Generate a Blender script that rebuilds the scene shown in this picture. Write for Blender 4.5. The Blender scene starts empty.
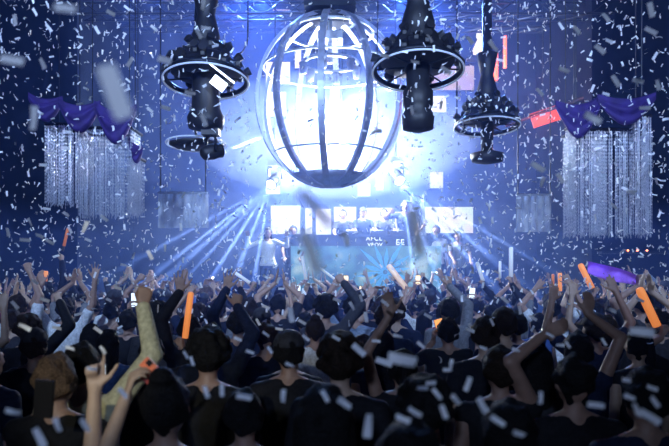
import bpy, math, random
from math import sin, cos, pi, radians as R
from mathutils import Vector as V, Matrix, Euler, noise, Quaternion

# ------------------------------------------------------------------ camera, world, exposure
SC = bpy.context.scene
COL = SC.collection
F, HC, HORIZ, CX = 650.0, 2.13, 265.0, 334.5
cam_d = bpy.data.cameras.new('camera'); cam = bpy.data.objects.new('camera', cam_d); COL.objects.link(cam)
cam.location = (0, 0, HC); cam.rotation_euler = (R(90), 0, 0)
cam_d.sensor_width = 36; cam_d.lens = 36 * F / 669; cam_d.shift_y = (HORIZ - 223) / 669
cam_d.clip_start = .05; cam_d.clip_end = 100
cam_d.dof.use_dof = True; cam_d.dof.focus_distance = 8.5; cam_d.dof.aperture_fstop = 2.6
SC.camera = cam
w = bpy.data.worlds.new('world'); SC.world = w; w.use_nodes = True
w.node_tree.nodes['Background'].inputs[0].default_value = (.010, .014, .035, 1)
w.node_tree.nodes['Background'].inputs[1].default_value = .35
vs = SC.view_settings; vs.view_transform = 'Standard'; vs.look = 'None'; vs.gamma = 1; vs.use_curve_mapping = False
vs.exposure = 0.0
SC.cycles.use_denoising = True
SC.cycles.max_bounces = 5; SC.cycles.diffuse_bounces = 2; SC.cycles.glossy_bounces = 2
SC.cycles.transmission_bounces = 3; SC.cycles.volume_bounces = 0; SC.cycles.transparent_max_bounces = 8
SC.cycles.sample_clamp_indirect = 3; SC.cycles.caustics_reflective = False; SC.cycles.caustics_refractive = False

def P(px, py, Y): return V(((px - CX) / F * Y, Y, HC + (HORIZ - py) / F * Y))

def light(kind, name, loc, target, power, color, size=.1, spot=60, blend=.3, parent=None):
    d = bpy.data.lights.new(name, kind); d.energy = power; d.color = color
    if kind == 'SPOT': d.spot_size = R(spot); d.spot_blend = blend; d.shadow_soft_size = size
    elif kind == 'POINT': d.shadow_soft_size = size
    elif kind == 'AREA': d.size = size
    o = bpy.data.objects.new(name, d); COL.objects.link(o); o.location = loc
    if target is not None:
        o.rotation_euler = (V(target) - V(loc)).to_track_quat('-Z', 'Y').to_euler()
    if parent: o.parent = parent; o.matrix_parent_inverse = Matrix.Translation(parent.location).inverted()
    return o

BLUE = (.22, .36, 1.0); PALE = (.62, .72, 1.0); ICE = (.80, .87, 1.0)
# hall washes: blue floods under the ceiling over the stage, cool washes high behind the camera, an added near fill below them, a warm lamp low on the left
for x, t, e, c in ((-4.6, (-5.0, 7, 3), 420, BLUE), (4.4, (4.6, 7, 3.0), 160, BLUE), (-1.8, (-2.0, 8, 1.3), 4200, (.12, .29, 1)), (1.8, (1.9, 8, 1.3), 4000, (.12, .29, 1))):
    light('SPOT', 'stage_wash_light', (x, 16.2, 9.2), t, e * 1.35, c, .25, 62 if e < 1000 else 46, .7)
light('SPOT', 'front_light', (-3.4, -1.8, 6.8), (-2.0, 8.5, 5.6), 4500, (.40, .58, 1), .2, 66, .6)
light('SPOT', 'front_light', (3.4, -1.8, 6.8), (2.4, 8.5, 5.6), 4100, (.40, .58, 1), .2, 66, .6)
light('SPOT', 'front_light', (-.8, -3.0, 3.5), (-.2, 2.0, 3.15), 480, (.48, .64, 1), .15, 50, .9)  # unseen fill lamp added behind the camera to brighten the near confetti
light('SPOT', 'warm_lamp_light', (-1.35, -.4, 2.75), (-.98, 2.7, 1.84), 160, (1, .95, .66), .03, 22, .8)
# the blaze behind the sphere and at its foot
light('POINT', 'backlight', P(338, 138, 15.0), None, 3000, PALE, .3)
light('POINT', 'sphere_core_light', P(334, 142, 13.0), None, 160, ICE, .12)
light('POINT', 'stage_backlight', P(284, 175, 15.2), None, 850, PALE, .15)
light('POINT', 'stage_backlight', P(400, 172, 15.2), None, 850, PALE, .15)
light('POINT', 'red_lamp', P(548, 116, 14.6), None, 60, (1, .14, .07), .1)
light('POINT', 'red_lamp', P(236, 62, 16.2), None, 26, (1, .2, .14), .1)
light('POINT', 'red_lamp', P(495, 66, 17.0), None, 26, (1, .18, .10), .1)
light('POINT', 'red_lamp', P(455, 120, 17.2), None, 26, (1, .25, .3), .1)

# ------------------------------------------------------------------ materials
M = {}
def mat(name, col, rough=.6, metal=0, emit=0, ecol=None, spec=.5, nscale=0, namt=.15, bump=0, trans=0):
    m = bpy.data.materials.new(name); m.use_nodes = True; nt = m.node_tree; b = nt.nodes['Principled BSDF']
    b.inputs['Base Color'].default_value = (*col, 1); b.inputs['Roughness'].default_value = rough
    b.inputs['Metallic'].default_value = metal; b.inputs['Specular IOR Level'].default_value = spec
    if emit: b.inputs['Emission Color'].default_value = (*(ecol or col), 1); b.inputs['Emission Strength'].default_value = emit
    if trans: b.inputs['Transmission Weight'].default_value = trans
    if nscale:
        tc = nt.nodes.new('ShaderNodeTexCoord'); n = nt.nodes.new('ShaderNodeTexNoise'); n.inputs['Scale'].default_value = nscale
        n.inputs['Detail'].default_value = 3
        nt.links.new(tc.outputs['Object'], n.inputs['Vector'])
        r = nt.nodes.new('ShaderNodeValToRGB')
        r.color_ramp.elements[0].position = .3; r.color_ramp.elements[1].position = .7
        r.color_ramp.elements[0].color = (*[max(0, c * (1 - namt)) for c in col], 1)
        r.color_ramp.elements[1].color = (*[min(1, c * (1 + namt)) for c in col], 1)
        nt.links.new(n.outputs['Fac'], r.inputs['Fac']); nt.links.new(r.outputs['Color'], b.inputs['Base Color'])
        if bump:
            bp = nt.nodes.new('ShaderNodeBump'); bp.inputs['Strength'].default_value = bump; bp.inputs['Distance'].default_value = .01
            nt.links.new(n.outputs['Fac'], bp.inputs['Height']); nt.links.new(bp.outputs['Normal'], b.inputs['Normal'])
    M[name] = m; return m

mat('dark_metal', (.018, .022, .032), .45, .6, nscale=20)
mat('black_plastic', (.012, .013, .018), .5, nscale=30)
mat('pale_metal', (.62, .68, .82), .35, .5, nscale=12)
mat('rib_metal', (.5, .56, .8), .42, .4, nscale=9)
mat('ring_tube', (.65, .74, .95), .4, 0, .22, (.55, .68, 1))
mat('lens', (.9, .95, 1), .3, 0, 26, (.75, .85, 1))
mat('lens_soft', (.9, .95, 1), .3, 0, 4, (.7, .8, 1))
mat('lens_dim', (.1, .14, .3), .2, 0, .15, (.3, .45, 1))
mat('crystal', (.55, .60, .75), .15, .3, nscale=60, namt=.25, spec=.8)
mat('purple_cloth', (.035, .016, .16), .75, nscale=8, namt=.3, bump=.3)
mat('violet_cloth', (.38, .16, .86), .6, 0, .10, (.4, .2, 1), nscale=10, namt=.2, bump=.2)  # slight emission stands in for light on the cloth
mat('orange_foam', (1, .36, .10), .6, 0, .62, (1, .30, .08), nscale=10, namt=.1)
mat('orange_foam_dim', (.8, .25, .07), .6, 0, .16, (1, .28, .08), nscale=10, namt=.1)
mat('white_foam', (.85, .88, 1), .6, 0, .22, (.7, .8, 1), nscale=10, namt=.05)
mat('foam_grip', (.06, .06, .08), .7, nscale=20)
mat('phone_body', (.006, .006, .008), .3, nscale=5)
mat('phone_case', (.85, .20, .08), .5, nscale=20, namt=.1)
mat('phone_case_dark', (.35, .04, .03), .5, nscale=20, namt=.1)
mat('screen_white', (.8, .9, 1), .3, 0, 1.3, (.75, .87, 1))
mat('screen_warm', (1, .8, .5), .3, 0, 1.2, (1, .72, .42))
mat('screen_orange', (1, .45, .15), .3, 0, 1.1, (1, .36, .09))
mat('skin', (.32, .20, .155), .55, nscale=25, namt=.1, bump=.05)
mat('skin_light', (.48, .34, .26), .55, nscale=25, namt=.08, bump=.05)
mat('eye', (.05, .04, .04), .15, nscale=4)
mat('lips', (.35, .12, .1), .4, nscale=4)
mat('shoe', (.03, .03, .035), .5, nscale=30)
for n, c in (('black', (.010, .011, .016)), ('navy', (.012, .020, .055)), ('charcoal', (.035, .037, .047)), ('grey', (.16, .17, .2)),
             ('white', (.62, .66, .72)), ('blue', (.04, .09, .27)), ('maroon', (.14, .02, .045)), ('khaki', (.52, .50, .34)), ('pale blue', (.28, .38, .55))):
    mat('cloth_' + n, c, .8, nscale=45, namt=.25, bump=.25, spec=.2)
mat('denim', (.02, .035, .08), .8, nscale=60, namt=.3, bump=.2)
for n, c in (('black', (.006, .006, .008)), ('dark brown', (.018, .011, .008)), ('light brown', (.10, .065, .045))):
    m = mat('hair_' + n, c, .75, nscale=110, namt=.6, bump=1.0, spec=.2)
# striped shirt
m = mat('cloth_striped', (.03, .04, .08), .8); nt = m.node_tree; b = nt.nodes['Principled BSDF']
tc = nt.nodes.new('ShaderNodeTexCoord'); wv = nt.nodes.new('ShaderNodeTexWave'); wv.bands_direction = 'Z'; wv.inputs['Scale'].default_value = 14
wv.inputs['Distortion'].default_value = .6
rp = nt.nodes.new('ShaderNodeValToRGB'); rp.color_ramp.elements[0].color = (.02, .03, .07, 1); rp.color_ramp.elements[1].color = (.42, .5, .62, 1)
nt.links.new(tc.outputs['Object'], wv.inputs['Vector']); nt.links.new(wv.outputs['Fac'], rp.inputs['Fac']); nt.links.new(rp.outputs['Color'], b.inputs['Base Color'])
# paper confetti: thin paper, part translucent
m = bpy.data.materials.new('paper'); m.use_nodes = True; nt = m.node_tree; b = nt.nodes['Principled BSDF']; out = nt.nodes['Material Output']
tc = nt.nodes.new('ShaderNodeTexCoord'); n = nt.nodes.new('ShaderNodeTexNoise'); n.inputs['Scale'].default_value = 8
rp = nt.nodes.new('ShaderNodeValToRGB'); rp.color_ramp.elements[0].color = (.86, .88, .92, 1); rp.color_ramp.elements[1].color = (.95, .96, .98, 1)
nt.links.new(tc.outputs['Object'], n.inputs['Vector']); nt.links.new(n.outputs['Fac'], rp.inputs['Fac']); nt.links.new(rp.outputs['Color'], b.inputs['Base Color'])
b.inputs['Roughness'].default_value = .45
tl = nt.nodes.new('ShaderNodeBsdfTranslucent'); tl.inputs[0].default_value = (.9, .92, .97, 1)
mx = nt.nodes.new('ShaderNodeMixShader'); mx.inputs[0].default_value = .3
nt.links.new(b.outputs[0], mx.inputs[1]); nt.links.new(tl.outputs[0], mx.inputs[2]); nt.links.new(mx.outputs[0], out.inputs['Surface']); M['paper'] = m
# led screens: a drifting picture of pale cyan, white and pink
def led(name, cols, scale, strength, seed=0.0, voro=False):
    m = bpy.data.materials.new(name); m.use_nodes = True; nt = m.node_tree; b = nt.nodes['Principled BSDF']
    tc = nt.nodes.new('ShaderNodeTexCoord'); mp = nt.nodes.new('ShaderNodeMapping'); mp.inputs['Location'].default_value = (seed, seed * 2, seed)
    n = nt.nodes.new('ShaderNodeTexVoronoi' if voro else 'ShaderNodeTexNoise'); n.inputs['Scale'].default_value = scale
    rp = nt.nodes.new('ShaderNodeValToRGB'); cr = rp.color_ramp
    for i in range(len(cols) - 2): cr.elements.new(.5)
    for i, c in enumerate(cols): cr.elements[i].position = .28 + .44 * i / (len(cols) - 1); cr.elements[i].color = (*c, 1)
    nt.links.new(tc.outputs['Object'], mp.inputs['Vector']); nt.links.new(mp.outputs[0], n.inputs['Vector'])
    nt.links.new(n.outputs[0], rp.inputs['Fac']); nt.links.new(rp.outputs['Color'], b.inputs['Emission Color'])
    b.inputs['Emission Strength'].default_value = strength; b.inputs['Base Color'].default_value = (.02, .02, .03, 1)
    M[name] = m; return m
led('led_pale', [(.55, .9, 1), (.95, 1, 1), (1, .82, .9)], 1.6, .75, 1)
led('led_booth', [(.02, .06, .22), (.05, .22, .42), (.16, .45, .68), (.6, .85, .95)], 2.2, .6, 4)
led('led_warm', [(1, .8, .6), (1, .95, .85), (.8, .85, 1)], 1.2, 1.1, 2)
led('led_pink', [(.9, .45, .5), (1, .75, .55), (.7, .5, .9)], 1.0, .55, 3)
mat('burst', (.1, .4, .7), .5, 0, .3, (.10, .42, .85))
mat('pale_foam', (1, .72, .55), .6, 0, .35, (1, .68, .52), nscale=10, namt=.05)
mat('letter', (.9, .95, 1), .5, 0, 1.2, (.8, .9, 1))
mat('orange_tube', (1, .2, .08), .5, 0, 2.2, (1, .16, .05))
mat('red_glow', (.12, .02, .02), .7, 0, .6, (1, .13, .05), nscale=6)
mat('red_dot', (1, .2, .1), .5, 0, 5, (1, .25, .12))
# structure
def panelled(name, c1, c2, sx, sy):
    m = bpy.data.materials.new(name); m.use_nodes = True; nt = m.node_tree; b = nt.nodes['Principled BSDF']
    tc = nt.nodes.new('ShaderNodeTexCoord'); mp = nt.nodes.new('ShaderNodeMapping'); mp.inputs['Rotation'].default_value = (R(90), 0, 0)
    br = nt.nodes.new('ShaderNodeTexBrick'); br.offset = 0; br.inputs['Scale'].default_value = 1; br.inputs['Brick Width'].default_value = sx
    br.inputs['Row Height'].default_value = sy; br.inputs['Mortar Size'].default_value = .03
    br.inputs['Color1'].default_value = (*c1, 1); br.inputs['Color2'].default_value = (*c2, 1); br.inputs['Mortar'].default_value = (.01, .01, .015, 1)
    nt.links.new(tc.outputs['Object'], mp.inputs['Vector']); nt.links.new(mp.outputs[0], br.inputs['Vector']); nt.links.new(br.outputs['Color'], b.inputs['Base Color'])
    b.inputs['Roughness'].default_value = .7; b.inputs['Specular IOR Level'].default_value = .08; M[name] = m
panelled('wall_back', (.016, .021, .045), (.006, .008, .018), 1.1, .75)
mat('wall_dark', (.006, .009, .018), .85, spec=.05, nscale=1.5, namt=.4, bump=.2)
mat('ceiling_dark', (.010, .013, .022), .85, spec=.05, nscale=2, namt=.4)
mat('floor_dark', (.03, .03, .035), .5, nscale=3, namt=.4)
mat('stage_black', (.02, .022, .03), .6, nscale=4, namt=.3)
mat('booth', (.025, .04, .11), .5, nscale=6, namt=.2)
mat('scrim', (.65, .7, .85), .35, nscale=5, namt=.3)
def scrim():
    m = M['scrim']; nt = m.node_tree; b = nt.nodes['Principled BSDF']; out = nt.nodes['Material Output']
    t = nt.nodes.new('ShaderNodeBsdfTransparent'); mx = nt.nodes.new('ShaderNodeMixShader'); mx.inputs[0].default_value = .42
    nt.links.new(t.outputs[0], mx.inputs[1]); nt.links.new(b.outputs[0], mx.inputs[2]); nt.links.new(mx.outputs[0], out.inputs['Surface'])
scrim()

# ------------------------------------------------------------------ mesh helpers
class MB:
    def __init__(s): s.v = []; s.f = []
    def add(s, vs_, fs): k = len(s.v); s.v += [tuple(p) for p in vs_]; s.f += [tuple(i + k for i in f) for f in fs]; return s
    def box(s, c, d, rot=None):
        c = V(c); vs_ = []
        for x in (-.5, .5):
            for y in (-.5, .5):
                for z in (-.5, .5):
                    p = V((x * d[0], y * d[1], z * d[2]))
                    if rot is not None: p = rot @ p
                    vs_.append(c + p)
        return s.add(vs_, [(0, 1, 3, 2), (4, 6, 7, 5), (0, 4, 5, 1), (2, 3, 7, 6), (0, 2, 6, 4), (1, 5, 7, 3)])
    def capsule(s, a, b, ra, rb, n=10, flat=1.0, up=None):
        a = V(a); b = V(b); d = b - a; L = d.length
        d = d.normalized() if L > 1e-6 else V((0, 0, 1))
        u = V(up) if up is not None else (V((0, 0, 1)) if abs(d.z) < .9 else V((0, 1, 0)))
        x = d.cross(u).normalized(); y = x.cross(d).normalized()
        rows = [(a, ra, t) for t in (-80, -50, -20)] + [(b, rb, t) for t in (20, 50, 80)]
        vs_ = []; fs = []
        for c, r, t in rows:
            q = c + d * (r * sin(R(t))); rr = r * cos(R(t))
            for k in range(n):
                an = 2 * pi * k / n; vs_.append(q + x * (rr * cos(an)) + y * (rr * flat * sin(an)))
        m = len(rows)
        for i in range(m - 1):
            for k in range(n): fs.append((i * n + k, i * n + (k + 1) % n, (i + 1) * n + (k + 1) % n, (i + 1) * n + k))
        fs.append(tuple(reversed(range(n)))); fs.append(tuple((m - 1) * n + k for k in range(n)))
        return s.add(vs_, fs)
    def ball(s, c, r, nu=16, nv=10, fn=None, rot=None):
        c = V(c); r = V(r) if not isinstance(r, (int, float)) else V((r, r, r)); vs_ = []; fs = []
        for i in range(1, nv):
            t = pi * i / nv
            for k in range(nu):
                a = 2 * pi * k / nu; p = V((sin(t) * cos(a), sin(t) * sin(a), cos(t)))
                q = V((p.x * r.x, p.y * r.y, p.z * r.z))
                if rot is not None: q = rot @ q
                vs_.append(c + q if fn is None else fn(p, c + q))
        top = V((0, 0, r.z)); bot = V((0, 0, -r.z))
        if rot is not None: top = rot @ top; bot = rot @ bot
        vs_.append(c + top); vs_.append(c + bot); T = len(vs_) - 2; B = T + 1
        for i in range(nv - 2):
            for k in range(nu): fs.append((i * nu + k, (i + 1) * nu + k, (i + 1) * nu + (k + 1) % nu, i * nu + (k + 1) % nu))
        for k in range(nu):
            fs.append((T, k, (k + 1) % nu)); fs.append((B, (nv - 2) * nu + (k + 1) % nu, (nv - 2) * nu + k))
        return s.add(vs_, fs)
    def loft(s, secs, n=16):   # secs: (centre, rx, ry) horizontal ellipses, bottom to top
        vs_ = []; fs = []
        for c, rx, ry in secs:
            for k in range(n): a = 2 * pi * k / n; vs_.append((c[0] + rx * cos(a), c[1] + ry * sin(a), c[2]))
        m = len(secs)
        for i in range(m - 1):
            for k in range(n): fs.append((i * n + k, i * n + (k + 1) % n, (i + 1) * n + (k + 1) % n, (i + 1) * n + k))
        fs.append(tuple(reversed(range(n)))); fs.append(tuple((m - 1) * n + k for k in range(n)))
        return s.add(vs_, fs)
    def sweep(s, pts, prof, closed=False, up=(0, 0, 1)):   # prof(i) -> list of (a,b) in the (side, up) frame
        n = len(pts); vs_ = []; fs = []; k = None
        for i, p in enumerate(pts):
            q0 = pts[(i - 1) % n] if (closed or i) else pts[0]; q1 = pts[(i + 1) % n] if (closed or i < n - 1) else pts[-1]
            d = (V(q1) - V(q0)).normalized(); u = V(up(i)) if callable(up) else V(up)
            x = d.cross(u).normalized(); y = x.cross(d).normalized(); pr = prof(i) if callable(prof) else prof; k = len(pr)
            for a, b in pr: vs_.append(V(p) + x * a + y * b)
        for i in range(n if closed else n - 1):
            j = (i + 1) % n
            for q in range(k): fs.append((i * k + q, i * k + (q + 1) % k, j * k + (q + 1) % k, j * k + q))
        if not closed: fs.append(tuple(range(k))); fs.append(tuple((n - 1) * k + q for q in reversed(range(k))))
        return s.add(vs_, fs)
    def tube(s, pts, r, n=6, closed=False):
        return s.sweep([V(p) for p in pts], [(r * cos(2 * pi * k / n), r * sin(2 * pi * k / n)) for k in range(n)], closed, up=(.13, .17, .97))
    def ring(s, c, R_, r, n=48, rot=None, sq=None):
        c = V(c); pts = []
        for k in range(n):
            p = V((R_ * cos(2 * pi * k / n), R_ * sin(2 * pi * k / n), 0))
            if rot is not None: p = rot @ p
            pts.append(c + p)
        u = (rot @ V((0, 0, 1))) if rot is not None else V((0, 0, 1))
        pr = sq or [(r * cos(2 * pi * k / 6), r * sin(2 * pi * k / 6)) for k in range(6)]
        return s.sweep(pts, pr, True, up=u)
    def xf(s, m): s.v = [tuple(m @ V(p)) for p in s.v]; return s
    def mesh(s, name, smooth=True):
        me = bpy.data.meshes.new(name); me.from_pydata(s.v, [], s.f); me.update()
        if smooth: me.polygons.foreach_set('use_smooth', [True] * len(me.polygons))
        return me

def link(name, me, m=None, parent=None, loc=None):
    o = bpy.data.objects.new(name, me); COL.objects.link(o)
    if m is not None and not me.materials: me.materials.append(M[m] if isinstance(m, str) else m)
    if parent is not None: o.parent = parent
    if loc is not None: o.location = loc
    return o
def obj(name, mb, m, parent=None, smooth=False, loc=None): return link(name, mb.mesh(name, smooth), m, parent, loc)
def tag(o, label=None, cat=None, group=None, kind=None):
    if label: o['label'] = label
    if cat: o['category'] = cat
    if group: o['group'] = group
    if kind: o['kind'] = kind
    return o
def thing(name, label, cat, loc=(0, 0, 0), rot=(0, 0, 0), group=None, scale=None):
    o = bpy.data.objects.new(name, None); COL.objects.link(o); o.location = loc; o.rotation_euler = rot; o.empty_display_size = .1
    if scale: o.scale = (scale,) * 3
    return tag(o, label, cat, group)
def fuse(mb, voxel, smooth=3, fac=.5):
    me = mb.mesh('t'); o = bpy.data.objects.new('t', me); COL.objects.link(o)
    md = o.modifiers.new('r', 'REMESH'); md.mode = 'VOXEL'; md.voxel_size = voxel; md.use_smooth_shade = True
    if smooth: sm = o.modifiers.new('s', 'SMOOTH'); sm.factor = fac; sm.iterations = smooth
    dg = bpy.context.evaluated_depsgraph_get(); dg.update()
    res = bpy.data.meshes.new_from_object(o.evaluated_get(dg)); COL.objects.unlink(o); bpy.data.objects.remove(o); bpy.data.meshes.remove(me)
    res.materials.clear()
    res.polygons.foreach_set('use_smooth', [True] * len(res.polygons))
    return res
def aim(d, up=(0, 0, 1)): return V(d).to_track_quat('Z', 'Y').to_matrix()

# ------------------------------------------------------------------ structure
def struct(name, mb, m): o = obj(name, mb, m); tag(o, kind='structure'); return o
XW, YB, ZC = 9.2, 18.6, 9.4
struct('floor', MB().box((0, 8, -.05), (2 * XW + .4, 22, .1)), 'floor_dark')
struct('ceiling', MB().box((0, 8, ZC + .05), (2 * XW + .4, 22, .1)), 'ceiling_dark')
struct('wall_back', MB().box((0, YB + .1, ZC / 2), (2 * XW + .4, .2, ZC)), 'wall_back')
struct('wall_left', MB().box((-XW - .1, 8, ZC / 2), (.2, 22, ZC)), 'wall_dark')
struct('wall_right', MB().box((XW + .1, 8, ZC / 2), (.2, 22, ZC)), 'wall_dark')
# side bays: dark masses that close the hall beside the stage
wl = MB().box((-7.4, 16.4, ZC / 2), (3.4, 4.0, ZC)); struct('wall_bay_left', wl, 'wall_dark')
wr = MB().box((7.4, 16.4, ZC / 2), (3.4, 4.0, ZC)); struct('wall_bay_right', wr, 'wall_dark')
stg = MB().box((0, 16.05, .6), (11.4, 5.0, 1.2)); tag(obj('stage_platform', stg, 'stage_black'), 'low black stage deck at the end of the hall below the screens', 'stage')

# haze: thin everywhere, thicker over the stage
def haze(name, lo, hi, dens, col, aniso, label):
    c = [(a + b) / 2 for a, b in zip(lo, hi)]; d = [b - a for a, b in zip(lo, hi)]
    m = bpy.data.materials.new(name); m.use_nodes = True; nt = m.node_tree; nt.nodes.remove(nt.nodes['Principled BSDF'])
    vsn = nt.nodes.new('ShaderNodeVolumeScatter'); vsn.inputs['Color'].default_value = (*col, 1); vsn.inputs['Density'].default_value = dens; vsn.inputs['Anisotropy'].default_value = aniso
    nt.links.new(vsn.outputs[0], nt.nodes['Material Output'].inputs['Volume']); M[name] = m
    o = obj(name, MB().box(c, d), name); tag(o, label, 'haze', kind='stuff'); return o
haze('hall_haze', (-9.1, 3.5, .02), (9.1, 18.55, 9.35), .0075, (.13, .27, 1), .35, 'thin blue smoke haze hanging through the whole hall')
haze('stage_haze', (-4.9, 11.7, 1.25), (4.9, 18.4, 9.3), .036, (.20, .34, 1), .25, 'thicker pale smoke haze over the stage around the sphere')

haze('crowd_haze', (-6.2, 5.8, 1.2), (6.2, 11.6, 2.7), .035, (.13, .27, 1), .3, 'faint blue smoke drifting low over the middle of the crowd')
def puff(name, c, r, dens, col, label):
    m = bpy.data.materials.new(name); m.use_nodes = True; nt = m.node_tree; nt.nodes.remove(nt.nodes['Principled BSDF'])
    vsn = nt.nodes.new('ShaderNodeVolumeScatter'); vsn.inputs['Color'].default_value = (*col, 1); vsn.inputs['Density'].default_value = dens; vsn.inputs['Anisotropy'].default_value = .2
    nt.links.new(vsn.outputs[0], nt.nodes['Material Output'].inputs['Volume']); M[name] = m
    o = obj(name, MB().ball((0, 0, 0), r, 32, 20), name, loc=c); tag(o, label, 'haze', kind='stuff')
puff('smoke_cloud', P(336, 136, 13.5), (3.0, 1.75, 1.3), .095, (.52, .66, 1), 'bright smoke cloud around the foot of the sphere')
puff('added_wisp', P(240, 145, 9.75), (.72, .72, .22), .13, (.6, .72, 1), 'small wisp of smoke added left of the sphere to make the narrow beam show')  # extra smoke added so the narrow beam becomes visible
puff('smoke_cloud', P(334, 232, 13.2), (4.6, 1.5, .9), .03, (.34, .47, 1), 'low bright smoke drifting over the stage front')

# ------------------------------------------------------------------ moving heads
def moving_head(name, label, loc, target, s=1.0, lens='lens', group=None, mount=(0, 0, 1)):
    t = thing(name, label, 'stage light', loc, group=group)
    d = (V(target) - V(loc)).normalized(); rot = aim(d); q = Matrix.Rotation(0, 3, 'Z')
    obj('base', MB().box((0, 0, .30 * s), (.26 * s, .22 * s, .10 * s)), 'black_plastic', t)
    y = MB(); h = V((d.x, d.y, 0)); side = V((h.y, -h.x, 0)).normalized() if h.length > .05 else V((1, 0, 0))
    for sg in (-1, 1): y.tube([side * (.05 * sg * s) + V((0, 0, .26 * s)), side * (.15 * sg * s) + V((0, 0, .22 * s)), side * (.15 * sg * s)], .028 * s)
    obj('yoke', y, 'dark_metal', t, True)
    hd = MB(); secs = [((0, 0, -.17), .05, .05), ((0, 0, -.13), .10, .10), ((0, 0, .02), .125, .125), ((0, 0, .12), .11, .11), ((0, 0, .17), .12, .12)]
    hd.loft([((0, 0, c[2] * s), a * s, b * s) for c, a, b in secs]); hd.xf(rot.to_4x4()); obj('head', hd, 'black_plastic', t, True)
    ln = MB().loft([((0, 0, .171 * s), .09 * s, .09 * s), ((0, 0, .178 * s), .07 * s, .07 * s)]); ln.xf(rot.to_4x4()); obj('lens', ln, lens, t, True)
    return t, V(loc) + d * .2 * s
beam_l = (P(275, 180, 14.6), [(125, 296, 11.6), (150, 292, 11.6), (176, 290, 11.8), (205, 288, 12), (230, 290, 12), (140, 258, 12), (253, 285, 12.6)])
beam_r = (P(396, 176, 14.6), [(416, 285, 12.4), (440, 282, 12), (464, 284, 12), (490, 282, 11.8), (518, 280, 11.8), (530, 258, 12)])
for (o, tg), lab in ((beam_l, 'moving head light throwing white beams down over the crowd left of the DJ booth'), (beam_r, 'moving head light throwing white beams down over the crowd right of the DJ booth')):
    tc_ = sum((P(*t) for t in tg), V((0, 0, 0))) / len(tg)
    t, src = moving_head('moving_head_light', lab, o, tc_, 1.2)
    for i, q in enumerate(tg):
        light('SPOT', 'beam_light', src, P(*q), (150000, 80000, 120000)[i % 3], (.66, .77, 1), .02, (2.0, 2.6, 1.6)[i % 3], .35)
# cross beams
t, src = moving_head('moving_head_light', 'black moving head tilted under the left ring chandelier, firing a beam at the sphere', P(211, 152, 9), P(268, 140, 9.6), .9)
light('SPOT', 'beam_light', src + V((.05, 0, -.02)), P(303, 121, 12.0), 2600000, (.85, .92, 1), .01, 1.3, .3)
for q, e, sp in (((200, 124, 13), 700000, 1.0), ((452, 137, 12.5), 60000, 2.0)):
    light('SPOT', 'beam_light', P(338, 130, 13), P(*q), e, (.8, .88, 1), .02, sp, .4)

# ------------------------------------------------------------------ the sphere
SCN = P(330, 101, 13.0); RX, RZ = 1.46, 1.72
sp = thing('cage_sphere', 'large hanging cage sphere of curved metal ribs glowing over the DJ booth', 'sphere', SCN)
for k in range(10):
    a = R(-6 + 36 * k - 90); dr = V((cos(a), sin(a), 0)); pts = []
    for i in range(29):
        t = R(-80 + 160 * i / 28); pts.append(dr * (RX * cos(t)) + V((0, 0, RZ * sin(t))))
    up = V((-dr.y, dr.x, 0))
    obj('rib', MB().sweep(pts, [(-.035, -.06), (.035, -.06), (.035, .06), (-.035, .06)], up=up), 'rib_metal', sp)
for t, r in ((52, .03), (22, .022), (-38, .018)):
    obj('ring', MB().ring((0, 0, RZ * sin(R(t))), RX * cos(R(t)) - .03, r, 56), 'pale_metal', sp, True)
capm = MB(); capm.loft([((0, 0, RZ * sin(R(t)) - .02), RX * cos(R(t)), RX * cos(R(t))) for t in (-88, -80, -72, -64, -58)], 32); obj('bottom_cap', capm, 'rib_metal', sp, True)
capm = MB(); capm.loft([((0, 0, RZ * sin(R(t)) + .02), RX * cos(R(t)), RX * cos(R(t))) for t in (68, 76, 84, 88)], 32); obj('top_cap', capm, 'dark_metal', sp, True)
core = MB().tube([(0, 0, 1.7), (0, 0, .75)], .05); core.ring((0, 0, .75), .55, .035); core.box((0, 0, 1.25), (.5, .5, .16)); obj('hanging_core', core, 'pale_metal', sp)
for k in range(6):
    a = 2 * pi * k / 6 + .3; c = MB().loft([((.55 * cos(a), .55 * sin(a), .72), .09, .09), ((.55 * cos(a), .55 * sin(a), .5), .06, .06)], 10)
    obj('spotlight', c, 'lens_dim' if k % 2 else 'pale_metal', sp, True)
hub = MB().loft([((0, 0, -.12), .16, .16), ((0, 0, .0), .24, .24), ((0, 0, .12), .16, .16)], 20); hub.tube([(0, 0, .1), (0, 0, .8)], .03)
obj('blinder_lamp', hub, 'lens', sp, True).location = (.05, 0, -.52)
ht = MB().box((0, 0, 2.05), (1.0, .9, .62)); ht.box((0, 0, 2.75), (.5, .5, 1.0)); ht.tube([(-.4, 0, 2.3), (-.4, 0, ZC - SCN.z)], .02); ht.tube([(.4, 0, 2.3), (.4, 0, ZC - SCN.z)], .02)
obj('hanger', ht, 'dark_metal', sp)
bl = thing('blinder_light', 'blazing white round lamp hung behind the sphere', 'stage light', P(342, 133, 15.5))
r90 = Matrix.Rotation(R(90), 4, 'X')
obj('housing', MB().loft([((0, 0, -.1), .26, .26), ((0, 0, .1), .30, .30)], 24).xf(r90), 'black_plastic', bl, True)
obj('lens', MB().loft([((0, 0, .101), .26, .26), ((0, 0, .13), .2, .2)], 24).xf(r90), 'lens', bl, True)
obj('hanger', MB().tube([(0, .1, .2), (0, .1, ZC - bl.location.z)], .025), 'dark_metal', bl, True)

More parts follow.
